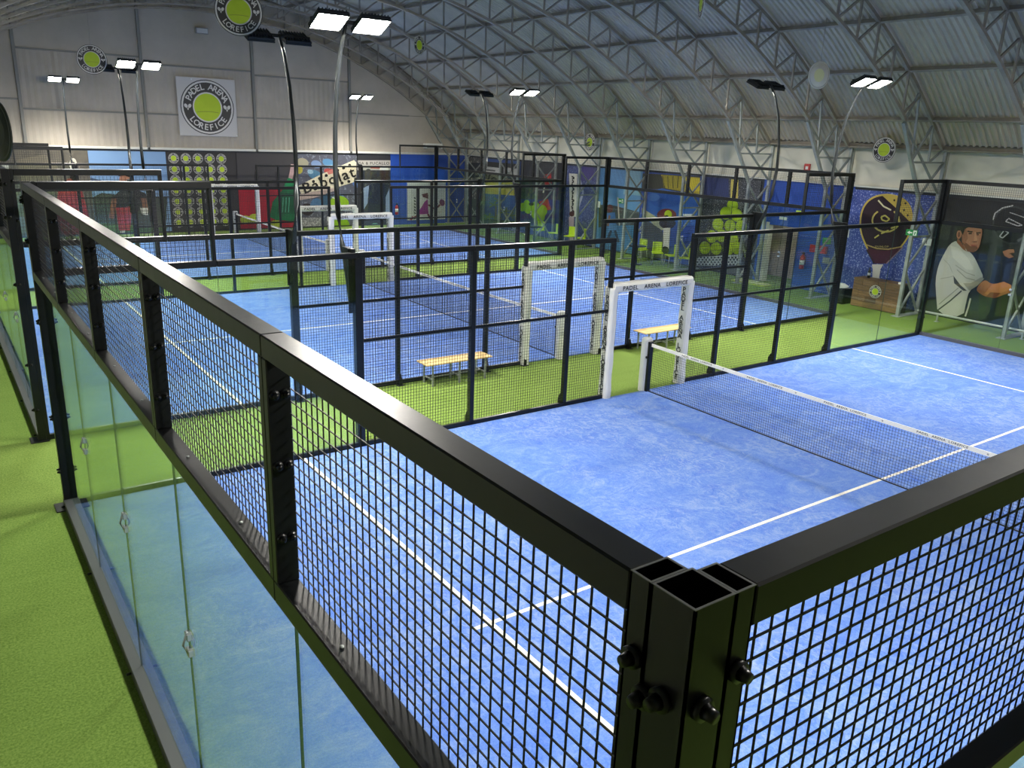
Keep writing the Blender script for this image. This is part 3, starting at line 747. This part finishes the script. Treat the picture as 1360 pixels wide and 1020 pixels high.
for x, y, rx, ry, c in ((402, 216, 8, 6, 'a09a82'), (398, 226, 4, 5, 'a8a03c'), (420, 218, 7, 5, '7890b4'), (436, 216, 8, 5, '5a8ab0'), (418, 232, 9, 6, '4f7a94'), (412, 228, 4, 3, '90b0c0'), (437, 228, 7, 4, 'b8504c'), (408, 278, 9, 8, '2b201c'), (420, 272, 8, 9, '4c7294'), (434, 264, 6, 9, '3a5a70'), (450, 262, 8, 5, '6688a0'), (474, 244, 6, 5, '5a7cb4')): p.ell(x, y, rx, ry, c, .3)
p.poly([(396, 247), (425, 232), (470, 212.5), (473, 216), (473, 241), (440, 251), (400, 258)], 'ddd3b2')
p.poly([(396, 258), (442, 250), (448, 252), (420, 262), (398, 266)], 'b8a49a'); p.poly([(434, 228), (442, 224), (443, 230), (436, 232)], 'c87a6e')
for x, y in ((416, 241), (424, 237), (433, 233), (448, 226), (456, 223), (464, 219.5), (454, 243), (463, 241), (472, 238)): p.ell(x, y, 2.1, 2.1, '15120f', 0, 10)
p.text('Babolat', 436, 240, 72, 14, '1d1913', -.33)
p.ell(450, 270, 13, 10, '8cb41c'); p.ell(452, 300, 12, 12, '86b020'); p.line([(441, 262), (450, 266), (452, 275)], 1.5, 'd8d8d0')
p.poly([(399, 289), (426, 289), (426, 302), (399, 302)], m_speckle('qr_less_grey', '6e6e70', ('8a8a8c', 'b0b0b0'), 60, .5)); p.poly([(399, 303), (427, 303), (427, 313), (399, 313)], '6a7060')
p.done()
p = Print(1, PG, 'wall_poster', 'poster of a player in dark shirt and white cap under lettering', 474.5, 518.5, base=mat('dark_photo', '2f2f33', .55), py=220)
p.poly([(474, 213), (519, 213), (519, 226), (474, 226)], 'b8b4aa'); p.text('SA & FUCALLO', 497, 217, 40, 3.6, '4a4644'); p.line([(492, 222), (516, 223)], 3.4, 'b0584c')
p.ell(510, 225, 6, 5, 'e4e2da'); p.poly([(504, 226), (517, 226), (516, 240), (506, 242)], '3c2c28')
p.poly([(486, 246), (500, 243), (517, 246), (514, 268), (512, 286), (488, 286), (490, 262)], '1c2234'); p.poly([(482, 250), (490, 246), (488, 270), (482, 280)], '8a9ab8'); p.poly([(512, 262), (517, 250), (518, 285), (512, 285)], '8494b4')
p.ell(498, 300, 5, 4, '6aa088'); p.poly([(480, 304), (519, 304), (519, 316), (480, 316)], '3f5a34'); p.ell(489, 232, 5, 8, '4a463e'); p.done()
bw = thing('wall_end', None, None, (0, YG, 0)); bw['kind'] = 'structure'
xa = at(518.8, 250, 1, YG - .03).x
bx('blue_wall', (xa, -.04, 0), (XW, 0, 3.5), BLUEW, bw)
p = Print(1, YG - .07, 'wall_poster', 'white poster with a pink-dressed player on the blue wall', 541, 591.5, z0=.2, z1=2.2, base=mat('poster_white', 'c6c8c4', .55), py=270)
p.poly([(564, 268), (568, 264), (569, 284), (556, 285), (555, 282), (559, 276)], '8c2c80'); p.poly([(560, 258), (568, 256), (569, 264), (562, 262)], '5c3038')
p.line([(569, 272), (578, 278), (584, 272)], 2.4, '6a3c3a'); p.ell(587, 269, 3.6, 4.6, '7a3c50', -.3); p.line([(557, 285), (549, 290)], 3, '7a3040'); p.line([(549, 288), (545, 293)], 3.4, 'a03050')
p.line([(568, 284), (572, 298), (575, 302)], 2.6, '6a3040'); p.text('SPORTING', 562, 250, 26, 2.4, '2a2c30'); p.off -= .001
for i in range(6): p.line([(550, 262 + i*4), (551.5, 264 + i*4)], 1.6, '2a2c30')
p.done()
# -- right wall, far to near
p = Print(0, PX, 'wall_poster', 'grey floral poster in the far corner of the side wall', 618, 640.5, base=m_speckle('corner_photo', '34363c', ('6a6a66', 'a8a49c'), 16, .55))
p.poly([(617, 216), (641, 216), (641, 236), (617, 236)], '2c3038'); p.poly([(617, 264), (641, 264), (641, 320), (617, 320)], '3c4c44'); p.done()
p = Print(0, PX, 'wall_poster', 'poster of palms under blue sky with a yellow band, far side wall', 641, 690, base=mat('dusk_print', '34508c', .55))
p.poly([(641, 214), (690, 218), (690, 242), (641, 238)], '2c2d30'); p.poly([(644, 221), (663, 223), (663, 231), (644, 229)], 'b8b8b4'); p.line([(646, 225.5), (658, 227)], 2, '5c5e60')
p.poly([(669, 222), (687, 224), (687, 233), (669, 231)], 'a2a4a0'); p.poly([(641, 238), (690, 242), (690, 260), (641, 257)], 'a8a03a'); p.line([(650, 247), (680, 250)], 3, '6c6c2c')
for x, h in ((658, 26), (664, 34), (672, 22)): p.line([(x, 300), (x + 1, 300 - h)], 2, '6a6040')
for x, y in ((657, 272), (663, 266), (672, 280), (680, 286), (650, 288), (660, 290)):
    for a_ in range(5): p.line([(x, y), (x + 8*math.cos(a_*1.25), y + 5*math.sin(a_*1.25))], 1.6, '5c6a44', True)
p.poly([(641, 290), (690, 294), (690, 330), (641, 330)], '2c3c34'); p.done()
p = Print(0, PX, 'wall_poster', 'dark poster with a ball of tennis-ball green and a red shape', 690.5, 751, base=mat('night_print', '2d2e36', .55))
p.poly([(690, 264), (751, 266), (751, 330), (690, 330)], '333c78'); p.poly([(722, 232), (732, 230), (733, 244), (724, 246)], 'b02c30'); p.poly([(716, 268), (728, 264), (732, 278), (724, 280)], 'a83c34')
for x, y, r in ((694, 275, 5), (702, 277, 6), (711, 276, 7), (720, 280, 7), (718, 288, 6), (712, 284, 6), (700, 270, 4)): p.ell(x, y, r, r*1.15, '84a820')
p.ell(706, 271, 3.4, 2.2, '12140c'); p.line([(724, 246), (722, 256)], 2, 'c8c4b8'); p.done()
GLIT = m_speckle('glitter_blue', '2a3566', ('3a4476', '8490b8'), 70, .56); GLIT2 = m_speckle('glitter_dark', '23262e', ('3c3f48', '9a9ca0'), 80, .57); GLIT3 = m_speckle('glitter_bright', '2e4090', ('4258a0', '9eaadc'), 60, .56)
p = Print(0, PX, 'wall_poster', 'purple glitter poster with an upright white lettered racket edge', 751.5, 794.5, base=GLIT)
p.poly([(768, 214), (789, 216), (789, 240), (768, 240)], '463f78'); p.poly([(756, 230), (767, 231), (765, 288), (757, 288)], 'ccc9bf')
[p.line([(759.5 + (i % 2), 234 + i*5), (763 - (i % 3), 236.5 + i*5), (760, 238 + i*5)], 1.8, '1e1e22', True) for i in range(10)]; p.off -= .002; p.ell(760, 284, 3.4, 3.6, '4a2a2e'); p.poly([(756, 288), (763, 288), (762, 322), (757, 322)], 'b8a4b0'); p.line([(770, 236), (775, 256), (769, 274)], 3, '9a9cb4'); p.done()
p = Print(0, PX, 'wall_poster', 'sky blue poster of a walking player in blue on the side wall', 795, 851, base=mat('sky_print_two', '5c8cc0', .55))
p.poly([(832, 226), (851, 227), (851, 260), (828, 258)], '86aac4'); p.poly([(795, 272), (812, 272), (851, 282), (851, 340), (795, 340)], '41464a'); p.poly([(795, 298), (851, 300), (851, 340), (795, 340)], '3c6c94')
p.poly([(795, 276), (804, 274), (808, 300), (795, 302)], '3a3f34'); p.ell(810, 277, 4.5, 5.5, '5c2c28'); p.poly([(806, 283), (817, 282), (819, 302), (808, 304)], '4a6ea8'); p.poly([(809, 298), (819, 298), (820, 308), (808, 308)], '5c88b8')
p.line([(812, 306), (806, 322)], 3.4, '24303c'); p.line([(817, 306), (822, 322)], 3.4, '24303c'); p.line([(810, 286), (808, 300)], 2.4, SKIN2); p.line([(821, 262), (823, 300)], 1.6, 'b8b4ac'); p.done()
p = Print(0, PX, 'wall_poster', 'blue and yellow poster with an upright racket and a tennis ball', 851.5, 929, base=mat('swirl_blue', '2b4aa0', .55))
p.poly([(851, 230), (930, 234), (930, 258), (880, 252), (851, 250)], '3f4038'); p.poly([(878, 232), (930, 236), (930, 258), (884, 250)], 'a4962c'); p.poly([(910, 236), (930, 237), (930, 254), (912, 254)], 'c4b430')
for i in range(5): p.line([(880 + i*7, 234), (882 + i*6, 250)], 1.4, '6a6226')
p.poly([(853, 256), (880, 250), (912, 258), (928, 268), (928, 300), (853, 300)], '3560b0'); p.ell(884, 266, 20, 10, '2c54a8'); p.ell(868, 262, 9, 5, '4a70bc')
p.poly([(853, 276), (872, 288), (884, 305), (876, 306), (853, 283)], 'a8a88c'); p.poly([(853, 288), (880, 306), (890, 345), (853, 345)], '4a4c50')
p.ell(886, 286, 13, 9, '6a2c34'); p.ell(887, 296, 11, 8, '2a1c20'); p.ell(888, 284.5, 5, 5.4, 'b4c824'); p.ell(886, 287, 2.6, 1.4, '3a4010')
p.poly([(882, 303), (891, 302), (889, 330), (881, 330)], 'd4d0cc'); p.ell(884, 332, 5, 5, '1c1c20'); p.poly([(908, 284), (920, 284), (920, 290), (908, 290)], 'd4d6da'); p.poly([(902, 300), (918, 300), (912, 322), (902, 324)], '2444a0'); p.done()
p = Print(0, PX, 'wall_poster', 'dark glitter poster with a bucket of tennis balls poured from above', 929.5, 1004, base=GLIT2, py=300)
p.poly([(930, 232), (968, 236), (968, 262), (930, 260)], '2c3868'); p.poly([(971, 238), (981, 239), (980, 266), (970, 266)], 'c8b85c')
for x, y in ((973, 273), (964, 283), (979, 286), (954, 298), (970, 300), (985, 301), (946, 314), (959, 313), (974, 318), (937, 329), (952, 330), (968, 331), (981, 330), (997, 338)):
    p.ell(x, y, 7.4, 8.6, 'a2bc1c'); p.ell(x - .6, y - 1, 6.0, 7.0, 'b2cc22', keep=True); p.line([(x - 5, y + 1), (x - 1, y + 3), (x + 5, y + 1)], .8, 'd8e090')
p.poly([(919, 340), (986, 338), (984, 352), (921, 352)], mat('lattice_print', 'b4b8b8', .6)); 
for i in range(14):
    for j in range(4): p.ell(923 + i*4.6 + (j % 2)*2.2, 342 + j*3, 1.5, 1.2, '1a1c20', 0, 6, True)
p.off -= .002
p.poly([(960, 354), (980, 353), (979, 372), (959, 374)], '5a5e60'); p.done()
p = Print(0, PX, 'wall_poster', 'glittery violet-blue poster with a giant black and yellow racket', 1112, 1242, base=GLIT3, py=330)
def chaikin(P, n=2):
    for _ in range(n): P = [q for a, b in zip(P, P[1:] + P[:1]) for q in ((.75*a[0] + .25*b[0], .75*a[1] + .25*b[1]), (.25*a[0] + .75*b[0], .25*a[1] + .75*b[1]))]
    return P
rk = [(1141, 300), (1143, 280), (1151, 266), (1165, 258), (1185, 257), (1203, 264), (1212, 277), (1213, 300), (1206, 318), (1192, 335), (1178, 350), (1160, 350), (1152, 332), (1144, 315)]
rk = chaikin(rk)
p.poly(rk, 'c2a84e'); cx, cy = 1177, 299
p.poly([(cx + (x-cx)*.94, cy + (y-cy)*.94) for x, y in rk], '2b1a24')
p.poly([(1171, 259), (1185, 259.5), (1202, 266), (1210, 278), (1210.5, 294), (1207, 293), (1190, 276)], 'bca44c')
for x, y in ((1188, 266), (1196, 272), (1203, 270), (1201, 279), (1206, 286), (1197, 284), (1192, 274)): p.ell(x, y, 1.3, 1.6, '2a2018', 0, 8)
p.poly([(1152, 330), (1175, 333), (1200, 328), (1178, 350), (1160, 350)], '451c30'); p.line([(1151, 325), (1165, 330), (1180, 331), (1196, 328)], 1.6, 'a8905a')
ci = [(1177 + 18*math.cos(t), 293 + 15*math.sin(t)) for t in [2*PI*i/20 for i in range(-3, 14)]]
p.line(ci, 2.2, 'b8a85c'); p.line([(1167, 266), (1174, 274), (1184, 279)], 2, 'd8cfa8'); p.line([(1171, 288), (1176, 286), (1182, 291), (1178, 294), (1172, 292), (1171, 288)], 2, 'c8bc62'); p.line([(1190, 290), (1196, 294)], 3, 'c8bc62')
p.line([(1162, 316), (1168, 312)], 1.8, 'c8bc62'); p.line([(1171, 310), (1181, 306)], 2.0, 'c8bc62'); p.line([(1184, 303), (1194, 300)], 2, 'c8bc62'); p.text('DUNLOP', 1172, 327.5, 18, 2.2, 'a8985a')
p.line([(1152, 332), (1162, 350)], 2, '2a2026'); p.line([(1200, 328), (1178, 350)], 1.5, '8a7480')
p.poly([(1159, 351), (1174, 351), (1170, 358), (1168, 374), (1159, 374), (1160, 358)], 'ccc8c4'); p.done()
# player poster
p = Print(0, PX, 'wall_poster', 'black poster of a man in grey shirt swinging a dark racket', 1244, 1500, base=mat('player_black', '16181c', .5), py=330)
p.poly([(1246, 330), (1400, 350), (1400, 440), (1246, 400)], '141c34'); p.poly([(1300, 380), (1420, 410), (1420, 480), (1300, 430)], '1c2a20')
for x in (1315, 1332, 1350): p.line([(x, 300), (x - 4, 420)], 2.5, '23262c')
p.ell(1345, 299, 27, 26, '3a3c3e'); p.ell(1345, 299, 24.5, 23.5, '1a1c1f'); p.line([(1319, 292), (1322, 283), (1332, 276), (1346, 273)], 1.6, 'b8b8b6')
p.line([(1341, 282), (1350, 285), (1364, 290)], 1.2, 'a4a4a4'); p.line([(1336, 294), (1340, 290), (1358, 299), (1352, 300), (1336, 294)], 1.4, 'b4b4b4'); p.line([(1328, 314), (1334, 306), (1340, 309), (1332, 316), (1328, 314)], 1.4, 'c4c4c4'); p.off -= .001
p.line([(1352, 320), (1380, 305)], 3.4, '6c6c6c')
p.poly([(1332, 334), (1340, 331), (1347, 331), (1348, 335), (1343, 338), (1347, 341), (1341, 343), (1335, 340)], SKIN); p.poly([(1340, 337), (1346, 335), (1345, 338)], '4a2c20')
# forearm and elbow
p.poly(chaikin([(1296, 384), (1308, 370), (1318, 378), (1334, 374), (1343, 378), (1346, 382), (1344, 388), (1332, 392), (1322, 396), (1310, 394), (1302, 390)]), 'a8683e')
p.poly([(1318, 378), (1334, 374), (1343, 378), (1345, 383), (1328, 390), (1316, 392), (1308, 390)], 'c07c4c'); p.poly([(1316, 388), (1330, 389), (1322, 396), (1310, 394)], '7e4828')
# shirt
p.poly(chaikin([(1272, 319), (1262, 324), (1254, 338), (1247, 352), (1243, 372), (1244, 392), (1246, 417), (1280, 421), (1284, 400), (1288, 386), (1298, 380), (1308, 370), (1300, 352), (1294, 340), (1286, 332), (1278, 328)], 1), 'b4b3ab')
p.poly([(1263, 326), (1275, 330), (1288, 345), (1294, 358), (1284, 358), (1266, 342)], 'c2c1b8'); p.poly([(1267, 366), (1276, 378), (1285, 386), (1280, 386), (1268, 376)], '3a3c3e'); p.poly([(1288, 386), (1298, 380), (1308, 370), (1304, 368), (1290, 376), (1280, 376)], '8e8d86')
p.line([(1246, 412), (1262, 400), (1278, 386)], 1.8, '3c3e42'); p.line([(1248, 404), (1262, 392), (1274, 382)], 1.2, '8c8b84'); p.line([(1250, 370), (1262, 368), (1268, 366)], 1.0, '9a9992'); p.line([(1270, 352), (1284, 362), (1296, 366)], 1.2, '98978f'); p.line([(1272, 358), (1284, 369), (1296, 372)], 1.2, '8f8e86')
p.line([(1254, 344), (1262, 352), (1266, 362)], 1.0, 'a09f97'); p.line([(1283, 420), (1287, 408), (1290, 396)], 2.2, 'c4c2ba')
# neck, head
p.poly([(1273, 316), (1278, 322), (1285, 334), (1280, 331), (1272, 322)], '7c4c36')
p.poly(chaikin([(1278, 306), (1284, 299), (1304, 300), (1306, 308), (1304, 318), (1303, 324), (1300, 331), (1294, 335), (1286, 334), (1279, 324)]), 'a8745a')
p.poly([(1279, 322), (1284, 322), (1290, 327), (1298, 326), (1300, 330), (1294, 335), (1286, 334)], '6e4838'); p.poly([(1278, 306), (1284, 302), (1287, 316), (1283, 324), (1279, 322)], '8c5c46')
p.ell(1275, 311, 3.2, 6.2, 'a86e54', .1); p.ell(1275, 311.5, 1.5, 3.6, '6e4030', .1)
p.poly([(1272, 306), (1274, 299), (1284, 293), (1300, 293), (1307, 299), (1304, 302), (1290, 300.5), (1283, 304), (1280, 312), (1277, 306)], HAIR)
p.line([(1286, 307), (1293, 308)], 1.9, '2a1a14'); p.line([(1298, 309.5), (1304, 309)], 1.7, '2a1a14'); p.ell(1290, 310, 2.6, 1.1, '3c261e', 0, 10); p.ell(1300, 311.5, 1.8, .9, '3c261e', 0, 10)
p.poly([(1296, 308), (1297.6, 308), (1299.5, 319), (1295, 320)], 'c08c6e'); p.line([(1293, 321), (1299, 321)], 1.0, '5c382c'); p.line([(1291, 325.5), (1299, 326.5)], 1.6, '8c4c44'); p.done()

# ------------------------------------------------------------------ desk and its neighbours on the right
WD = m_wood('reclaimed_wood', ['4a3624', '7a5d3e', '96764f'], (10, 1.2, 14))
N_, L_, b_n = nodes(WD); src = b_n.inputs['Base Color'].links[0].from_socket; oi = N_.new('ShaderNodeObjectInfo')
L_.new(mixc(N_, L_, 1.0, src, ramp(N_, L_, oi.outputs['Random'], [(.0, .55), (1.0, 1.25)]), 'MULTIPLY'), b_n.inputs['Base Color'])
t = thing('reception_desk', 'low plank-fronted wooden desk with round tennis ball emblem', 'desk', (22.05, 12.6, 0)); DW = .755
for r in range(5):
    z0 = .02 + r * .165; ys = [-DW, (-.25 + .2*(r % 3)), .35 - .15*(r % 2) + .1*(r % 3), DW]
    for a_, b_ in zip(ys[:-1], ys[1:]):
        bx('plank', (-.012 - .003*((r*7 + int(a_*10)) % 3), a_ + .003, z0), (.012, b_ - .003, z0 + .159), WD, t, .003)
bx('body', (.012, -DW, 0), (.5, DW, .84), mat('desk_dark', '2a241e', .6), t, .005); bx('desk_top', (-.02, -DW - .01, .845), (.52, DW + .01, .875), WD, t, .004)
o = obj('emblem', EM_FLAT, t, (-.02, .0, .55), FACE_X); o.scale = (.2, .2, .6)
t = thing('bottle', 'small dark bottle standing on the wooden desk', 'bottle', (22.3, 13.05, .876)); q = MB(); q.tube([(0, 0, 0), (0, 0, .2), (0, 0, .25), (0, 0, .33)], .045, BLACK, 12, [1, 1, .45, .4]); q.build('bottle_body', t); q = MB(); q.tube([(0, 0, .08), (0, 0, .16)], .047, mat('label_grey', 'b0b4b8', .5), 12); q.build('bottle_label', t)
t = thing('paper_stack', 'small white paper pad on the corner of the wooden desk', 'paper', (22.2, 11.92, .876)); bx('paper_sheets', (-.07, -.07, 0), (.07, .07, .05), mat('paper', 'e8e8e6', .7), t, .004)
t = thing('storage_bin', 'black bin heaped with white papers beside the wooden desk', 'bin', (22.1, 13.75, 0)); q = MB()
q.box((-.22, -.22, 0), (.22, .22, .02), BLACK)
for a_, b_ in (((-.24, -.24), (-.22, .24)), ((.22, -.24), (.24, .24)), ((-.24, -.24), (.24, -.22)), ((-.24, .22), (.24, .24))): q.cbox((a_[0], a_[1], 0), (b_[0], b_[1], .46), BLACK, .004)
q.build('bin_body', t); bx('bin_label', (-.246, -.06, .2), (-.241, .04, .27), mat('paper', 'e8e8e6', .7), t)
for i in range(4):
    q = MB(); q.cbox((-.2, -.18, 0), (.18, .2, .012), mat('paper', 'e8e8e6', .7), .002); o = q.build('paper_sheet', t); o.location = (0, .02*i, .46 + .035*i); o.rotation_euler = (.06*i - .1, .08 - .05*i, .3*i)
# white floor pipe
t = thing('floor_pipe', 'white horizontal pipe low along the black player poster', 'pipe', (22.2, 10.1, 0)); q = MB(); q.tube([(0, -4.2, .22), (0, 1.2, .22)], .03, mat('pipe_white', 'c4c8c8', .35, .2), 10); q.build('pipe', t)
for y in (-3.9, -1.7, .6):
    q = MB(); q.bar((0, y, 0), (0, y, .22), .04, .04, GALV, (0, 1, 0)); q.cbox((-.07, y - .05, 0), (.07, y + .05, .012), GALV, .003); q.build('pipe_foot', t)
# signs and safety things
def boxthing(nm, lab, cat, loc, sx, sy, sz, m, extra=None, grp=None, ch=.006):
    t = thing(nm, lab, cat, loc, 0, grp); bx(nm + '_body', (-sx/2, -sy/2, -sz/2), (sx/2, sy/2, sz/2), m, t, ch)
    if extra: extra(t)
    return t
GS = mat('exit_green', '1c7a3c', .5, emit=.25); SW_ = mat('sign_white', 'e6e8e4', .5)
def exit_extra(t, sx=-.016):
    q = MB(); q.add([(sx, .13, 0), (sx, .05, .05), (sx, .05, .018), (sx, -.02, .018), (sx, -.02, -.018), (sx, .05, -.018), (sx, .05, -.05)], [(0, 1, 2, 3, 4, 5, 6)], SW_)
    q.add([(sx, -.05, -.07), (sx, -.15, -.07), (sx, -.15, .07), (sx, -.05, .07)], [(0, 1, 2, 3)], SW_)
    q.add([(sx - .001, -.08, -.05), (sx - .001, -.11, -.05), (sx - .001, -.13, .03), (sx - .001, -.09, .04)], [(0, 1, 2, 3)], GS)
    q.build('pictogram', t)
P_ = at(1211, 309, 0, 21.75); boxthing('exit_sign', 'small green exit sign on the lattice column by the racket poster', 'sign', P_, .03, .34, .17, GS, exit_extra)
def lz(t):
    put = MB(); put_text(put, '1', Matrix.Translation((-.016, 0, 0)) @ Matrix(((0, 0, -1, 0), (-1, 0, 0, 0), (0, 1, 0, 0), (0, 0, 0, 1))), TXT, .16); put.build('lettering', t)
P_ = at(1231, 321.5, 0, 22.79); boxthing('number_plate', 'white plate with a number on the column left of the player poster', 'sign', P_, .03, .27, .2, SW_, lz)
P_ = at(1125, 310, 0, 22.931); boxthing('notice_plate', 'blank white plate on the glitter racket poster', 'sign', P_, .03, .14, .24, SW_)
P_ = at(747, 257, 0, 22.931); boxthing('notice_plate', 'white plate before the purple glitter poster, the left of two', 'sign', P_, .03, .2, .26, SW_)
P_ = at(795, 271.5, 0, 22.931); boxthing('notice_plate', 'white plate at the edge of the sky blue poster', 'sign', P_, .03, .2, .26, SW_)
P_ = at(825, 267, 0, 22.931); boxthing('exit_sign', 'green and white exit sign in front of the sky blue poster', 'sign', P_, .03, .3, .2, GS, exit_extra)
P_ = at(1063, 282, 0, 22.96); boxthing('exit_light', 'lime green exit lamp on the blue wall above the doorway', 'lamp', P_, .08, .3, .1, mat('lime_lamp', 'b8d048', .5, emit=.4))
def sq(t):
    q = MB(); q.add([(-.026, y, z) for y, z in ((.05, -.05), (-.05, -.05), (-.05, .05), (.05, .05))], [(0, 1, 2, 3)], SW_); q.build('pictogram', t)
P_ = at(1072, 223, 0, 22.985); boxthing('alarm_sign', 'small red square alarm sign on the pale wall', 'sign', P_, .05, .22, .26, mat('safety_red', 'c23a38', .45), sq)
P_ = at(541, 194, 1, YG - .3)
RED = mat('extinguisher_red', 'b01c1c', .3)
def extinguisher(loc, lab, rz):
    t = thing('fire_extinguisher', lab, 'fire extinguisher', loc, rz, 'fire extinguishers'); q = MB()
    q.tube([(0, 0, .0), (0, 0, .02), (0, 0, .4), (0, 0, .46), (0, 0, .48)], .08, RED, 14, [.85, 1, 1, .55, .3]); q.build('cylinder_body', t)
    q = MB(); q.cbox((-.02, -.03, .48), (.05, .03, .55), BLACK, .006); q.bar((-.09, 0, .53), (.05, 0, .57), .02, .015, BLACK); q.tube([(.03, 0, .52), (.11, 0, .44), (.1, 0, .15)], .012, BLACK, 6); q.build('valve_and_hose', t)
    q = MB(); q.tube([(0, 0, .14), (0, 0, .3)], .082, SW_, 14); q.build('label_band', t)
    q = MB(); q.cbox((-.05, .078, .15), (.05, .12, .35), BLACK, .004); q.build('wall_bracket', t)
    return t
P_ = at(1064, 357, 0, 22.88); extinguisher(P_, 'red fire extinguisher on the blue wall beside the doorway', -PI/2)
P_ = at(527, 285, 1, YG - .14); extinguisher(P_, 'red and white fire extinguisher on the far blue wall by the white poster', 0)
def reel(t):
    q = MB(); q.tube([(-.11, 0, 0), (-.2, 0, 0)], .17, RED, 16); q.tube([(-.2, 0, 0), (-.21, 0, 0)], .06, BLACK, 12); q.build('reel', t)
P_ = at(1087, 331, 0, 22.95); boxthing('hose_box', 'red fire hose box on the blue wall behind the lattice column', 'hose box', P_, .1, .62, .24, RED, None)
P_ = at(1098, 320, 0, 22.985); boxthing('safety_sign', 'green safety sign above the red hose box', 'sign', P_, .03, .3, .2, GS)
P_ = at(1097, 346, 0, 22.985); boxthing('notice_plate', 'pale notice below the red hose box', 'sign', P_, .03, .25, .2, mat('notice_grey', '9aa2a8', .5))
P_ = at(1040, 290, 0, 22.985); boxthing('door_sign', 'small white sign over the doorway in the blue wall', 'sign', P_, .03, .3, .1, SW_)
P_ = at(1056, 304, 0, 22.98)
P_ = at(268, 41, 1, YG - .08); boxthing('emergency_lamp', 'small emergency lamp high on the end wall under the arch', 'lamp', P_, .5, .12, .24, mat('lamp_grey', '8c8c8a', .5), lambda t: bx('diffuser', (-.22, -.07, -.09), (.22, -.06, .09), mat('diffuser', 'c4c6c6', .4), t))
P_ = at(575, 194, 1, YG - .11); boxthing('air_unit', 'white air unit on the end wall beside the last truss', 'air conditioner', P_, 1.0, .24, .26, mat('unit_white', 'd6d6d0', .5), lambda t: bx('outlet_slot', (-.42, -.125, -.1), (.42, -.121, -.05), mat('slot_grey', '7c7c7a', .6), t))
# things inside the corridor doorway
t = thing('low_table', 'low yellow and white mat rolled on the floor by the doorway', 'mat', (22.2, 17.3, 0)); q = MB()
q.cbox((-.25, -.7, 0), (.25, .7, .06), mat('mat_green', '9fae4a', .8), .01)
q.build('mat_body', t); q = MB()
for i in range(6): q.cbox((-.2, -.62 + i*.22, .06), (.2, -.5 + i*.22, .075), mat('mat_cream', 'cfcfa6', .8), .004)
q.build('mat_stripes', t)

# lime chairs and dark tables along the side wall
LIMEP = mat('lime_plastic', 'b8cf22', .45)
def chair(label, loc, rz):
    t = thing('lime_chair', label, 'chair', loc, rz, 'lime chairs along the side wall')
    q = MB(); q.cbox((-.22, -.22, .42), (.22, .22, .46), LIMEP, .02); q.build('seat', t)
    q = MB(); pr = []
    for i in range(7):
        a_ = -.9 + 1.8*i/6; pr.append((.24*math.sin(a_), .02 + .22*math.cos(a_)))
    vs = [(x, y, z) for z in (.44, .84) for x, y in pr] + [(x*.88, y*.9, z) for z in (.44, .84) for x, y in pr]
    fs = []
    for i in range(6):
        fs += [(i, i+1, 7+i+1, 7+i), (14+i, 21+i, 21+i+1, 14+i+1), (7+i, 7+i+1, 21+i+1, 21+i), (i, 14+i, 14+i+1, i+1)]
    fs += [(0, 7, 21, 14), (6, 20, 27, 13)]
    q.add(vs, fs, LIMEP); q.build('backrest', t)
    for x in (-.17, .17):
        for y in (-.17, .17):
            q = MB(); q.tube([(x, y, .43), (x*1.25, y*1.25, 0)], .014, GALV, 6); q.build('leg', t)
    return t
ch0 = None
spots = []
for i, (px, py, lb) in enumerate(((716, 306, 'lime chair before the dark green-ball poster, left one'), (735, 307, 'lime chair before the dark green-ball poster, right one'), (757, 318, 'lime chair below the white racket edge, left one'), (771, 317, 'lime chair below the white racket edge, right one'),
        (851, 329, 'lime chair under the sky blue poster'), (874, 326, 'lime chair partly behind the upright racket handle'), (893, 333, 'lime chair right of the upright racket handle'), (911, 335, 'lime chair nearest to the glitter ball poster'))):
    P_ = at(px, py, 2, .68); rz = [.4, -.5, .3, -.7, .2, .9, -.4, -1.0][i] - PI/2
    P_ = at(px, py, 0, 22.25); loc = (22.25, P_.y, 0)
    spots.append((loc, P_.z))
    if ch0 is None: ch0 = chair(lb, loc, rz)
    else: dup(ch0, loc, rz, lb)
def cafe_table(lab, y):
    t = thing('cafe_table', lab, 'table', (21.35, y, 0), 0, 'small dark tables along the side wall'); q = MB(); q.tube([(0, 0, .70), (0, 0, .73)], .34, BLACK, 20); q.build('tabletop', t)
    q = MB(); q.tube([(0, 0, .01), (0, 0, .7)], .03, BLACK, 8); q.build('leg', t); q = MB(); q.tube([(0, 0, 0), (0, 0, .02)], .24, BLACK, 16); q.build('base', t)
    return t
cafe_table('small dark round table among the farther lime chairs', 28.9)
cafe_table('small dark round table among the nearer lime chairs', 22.2)
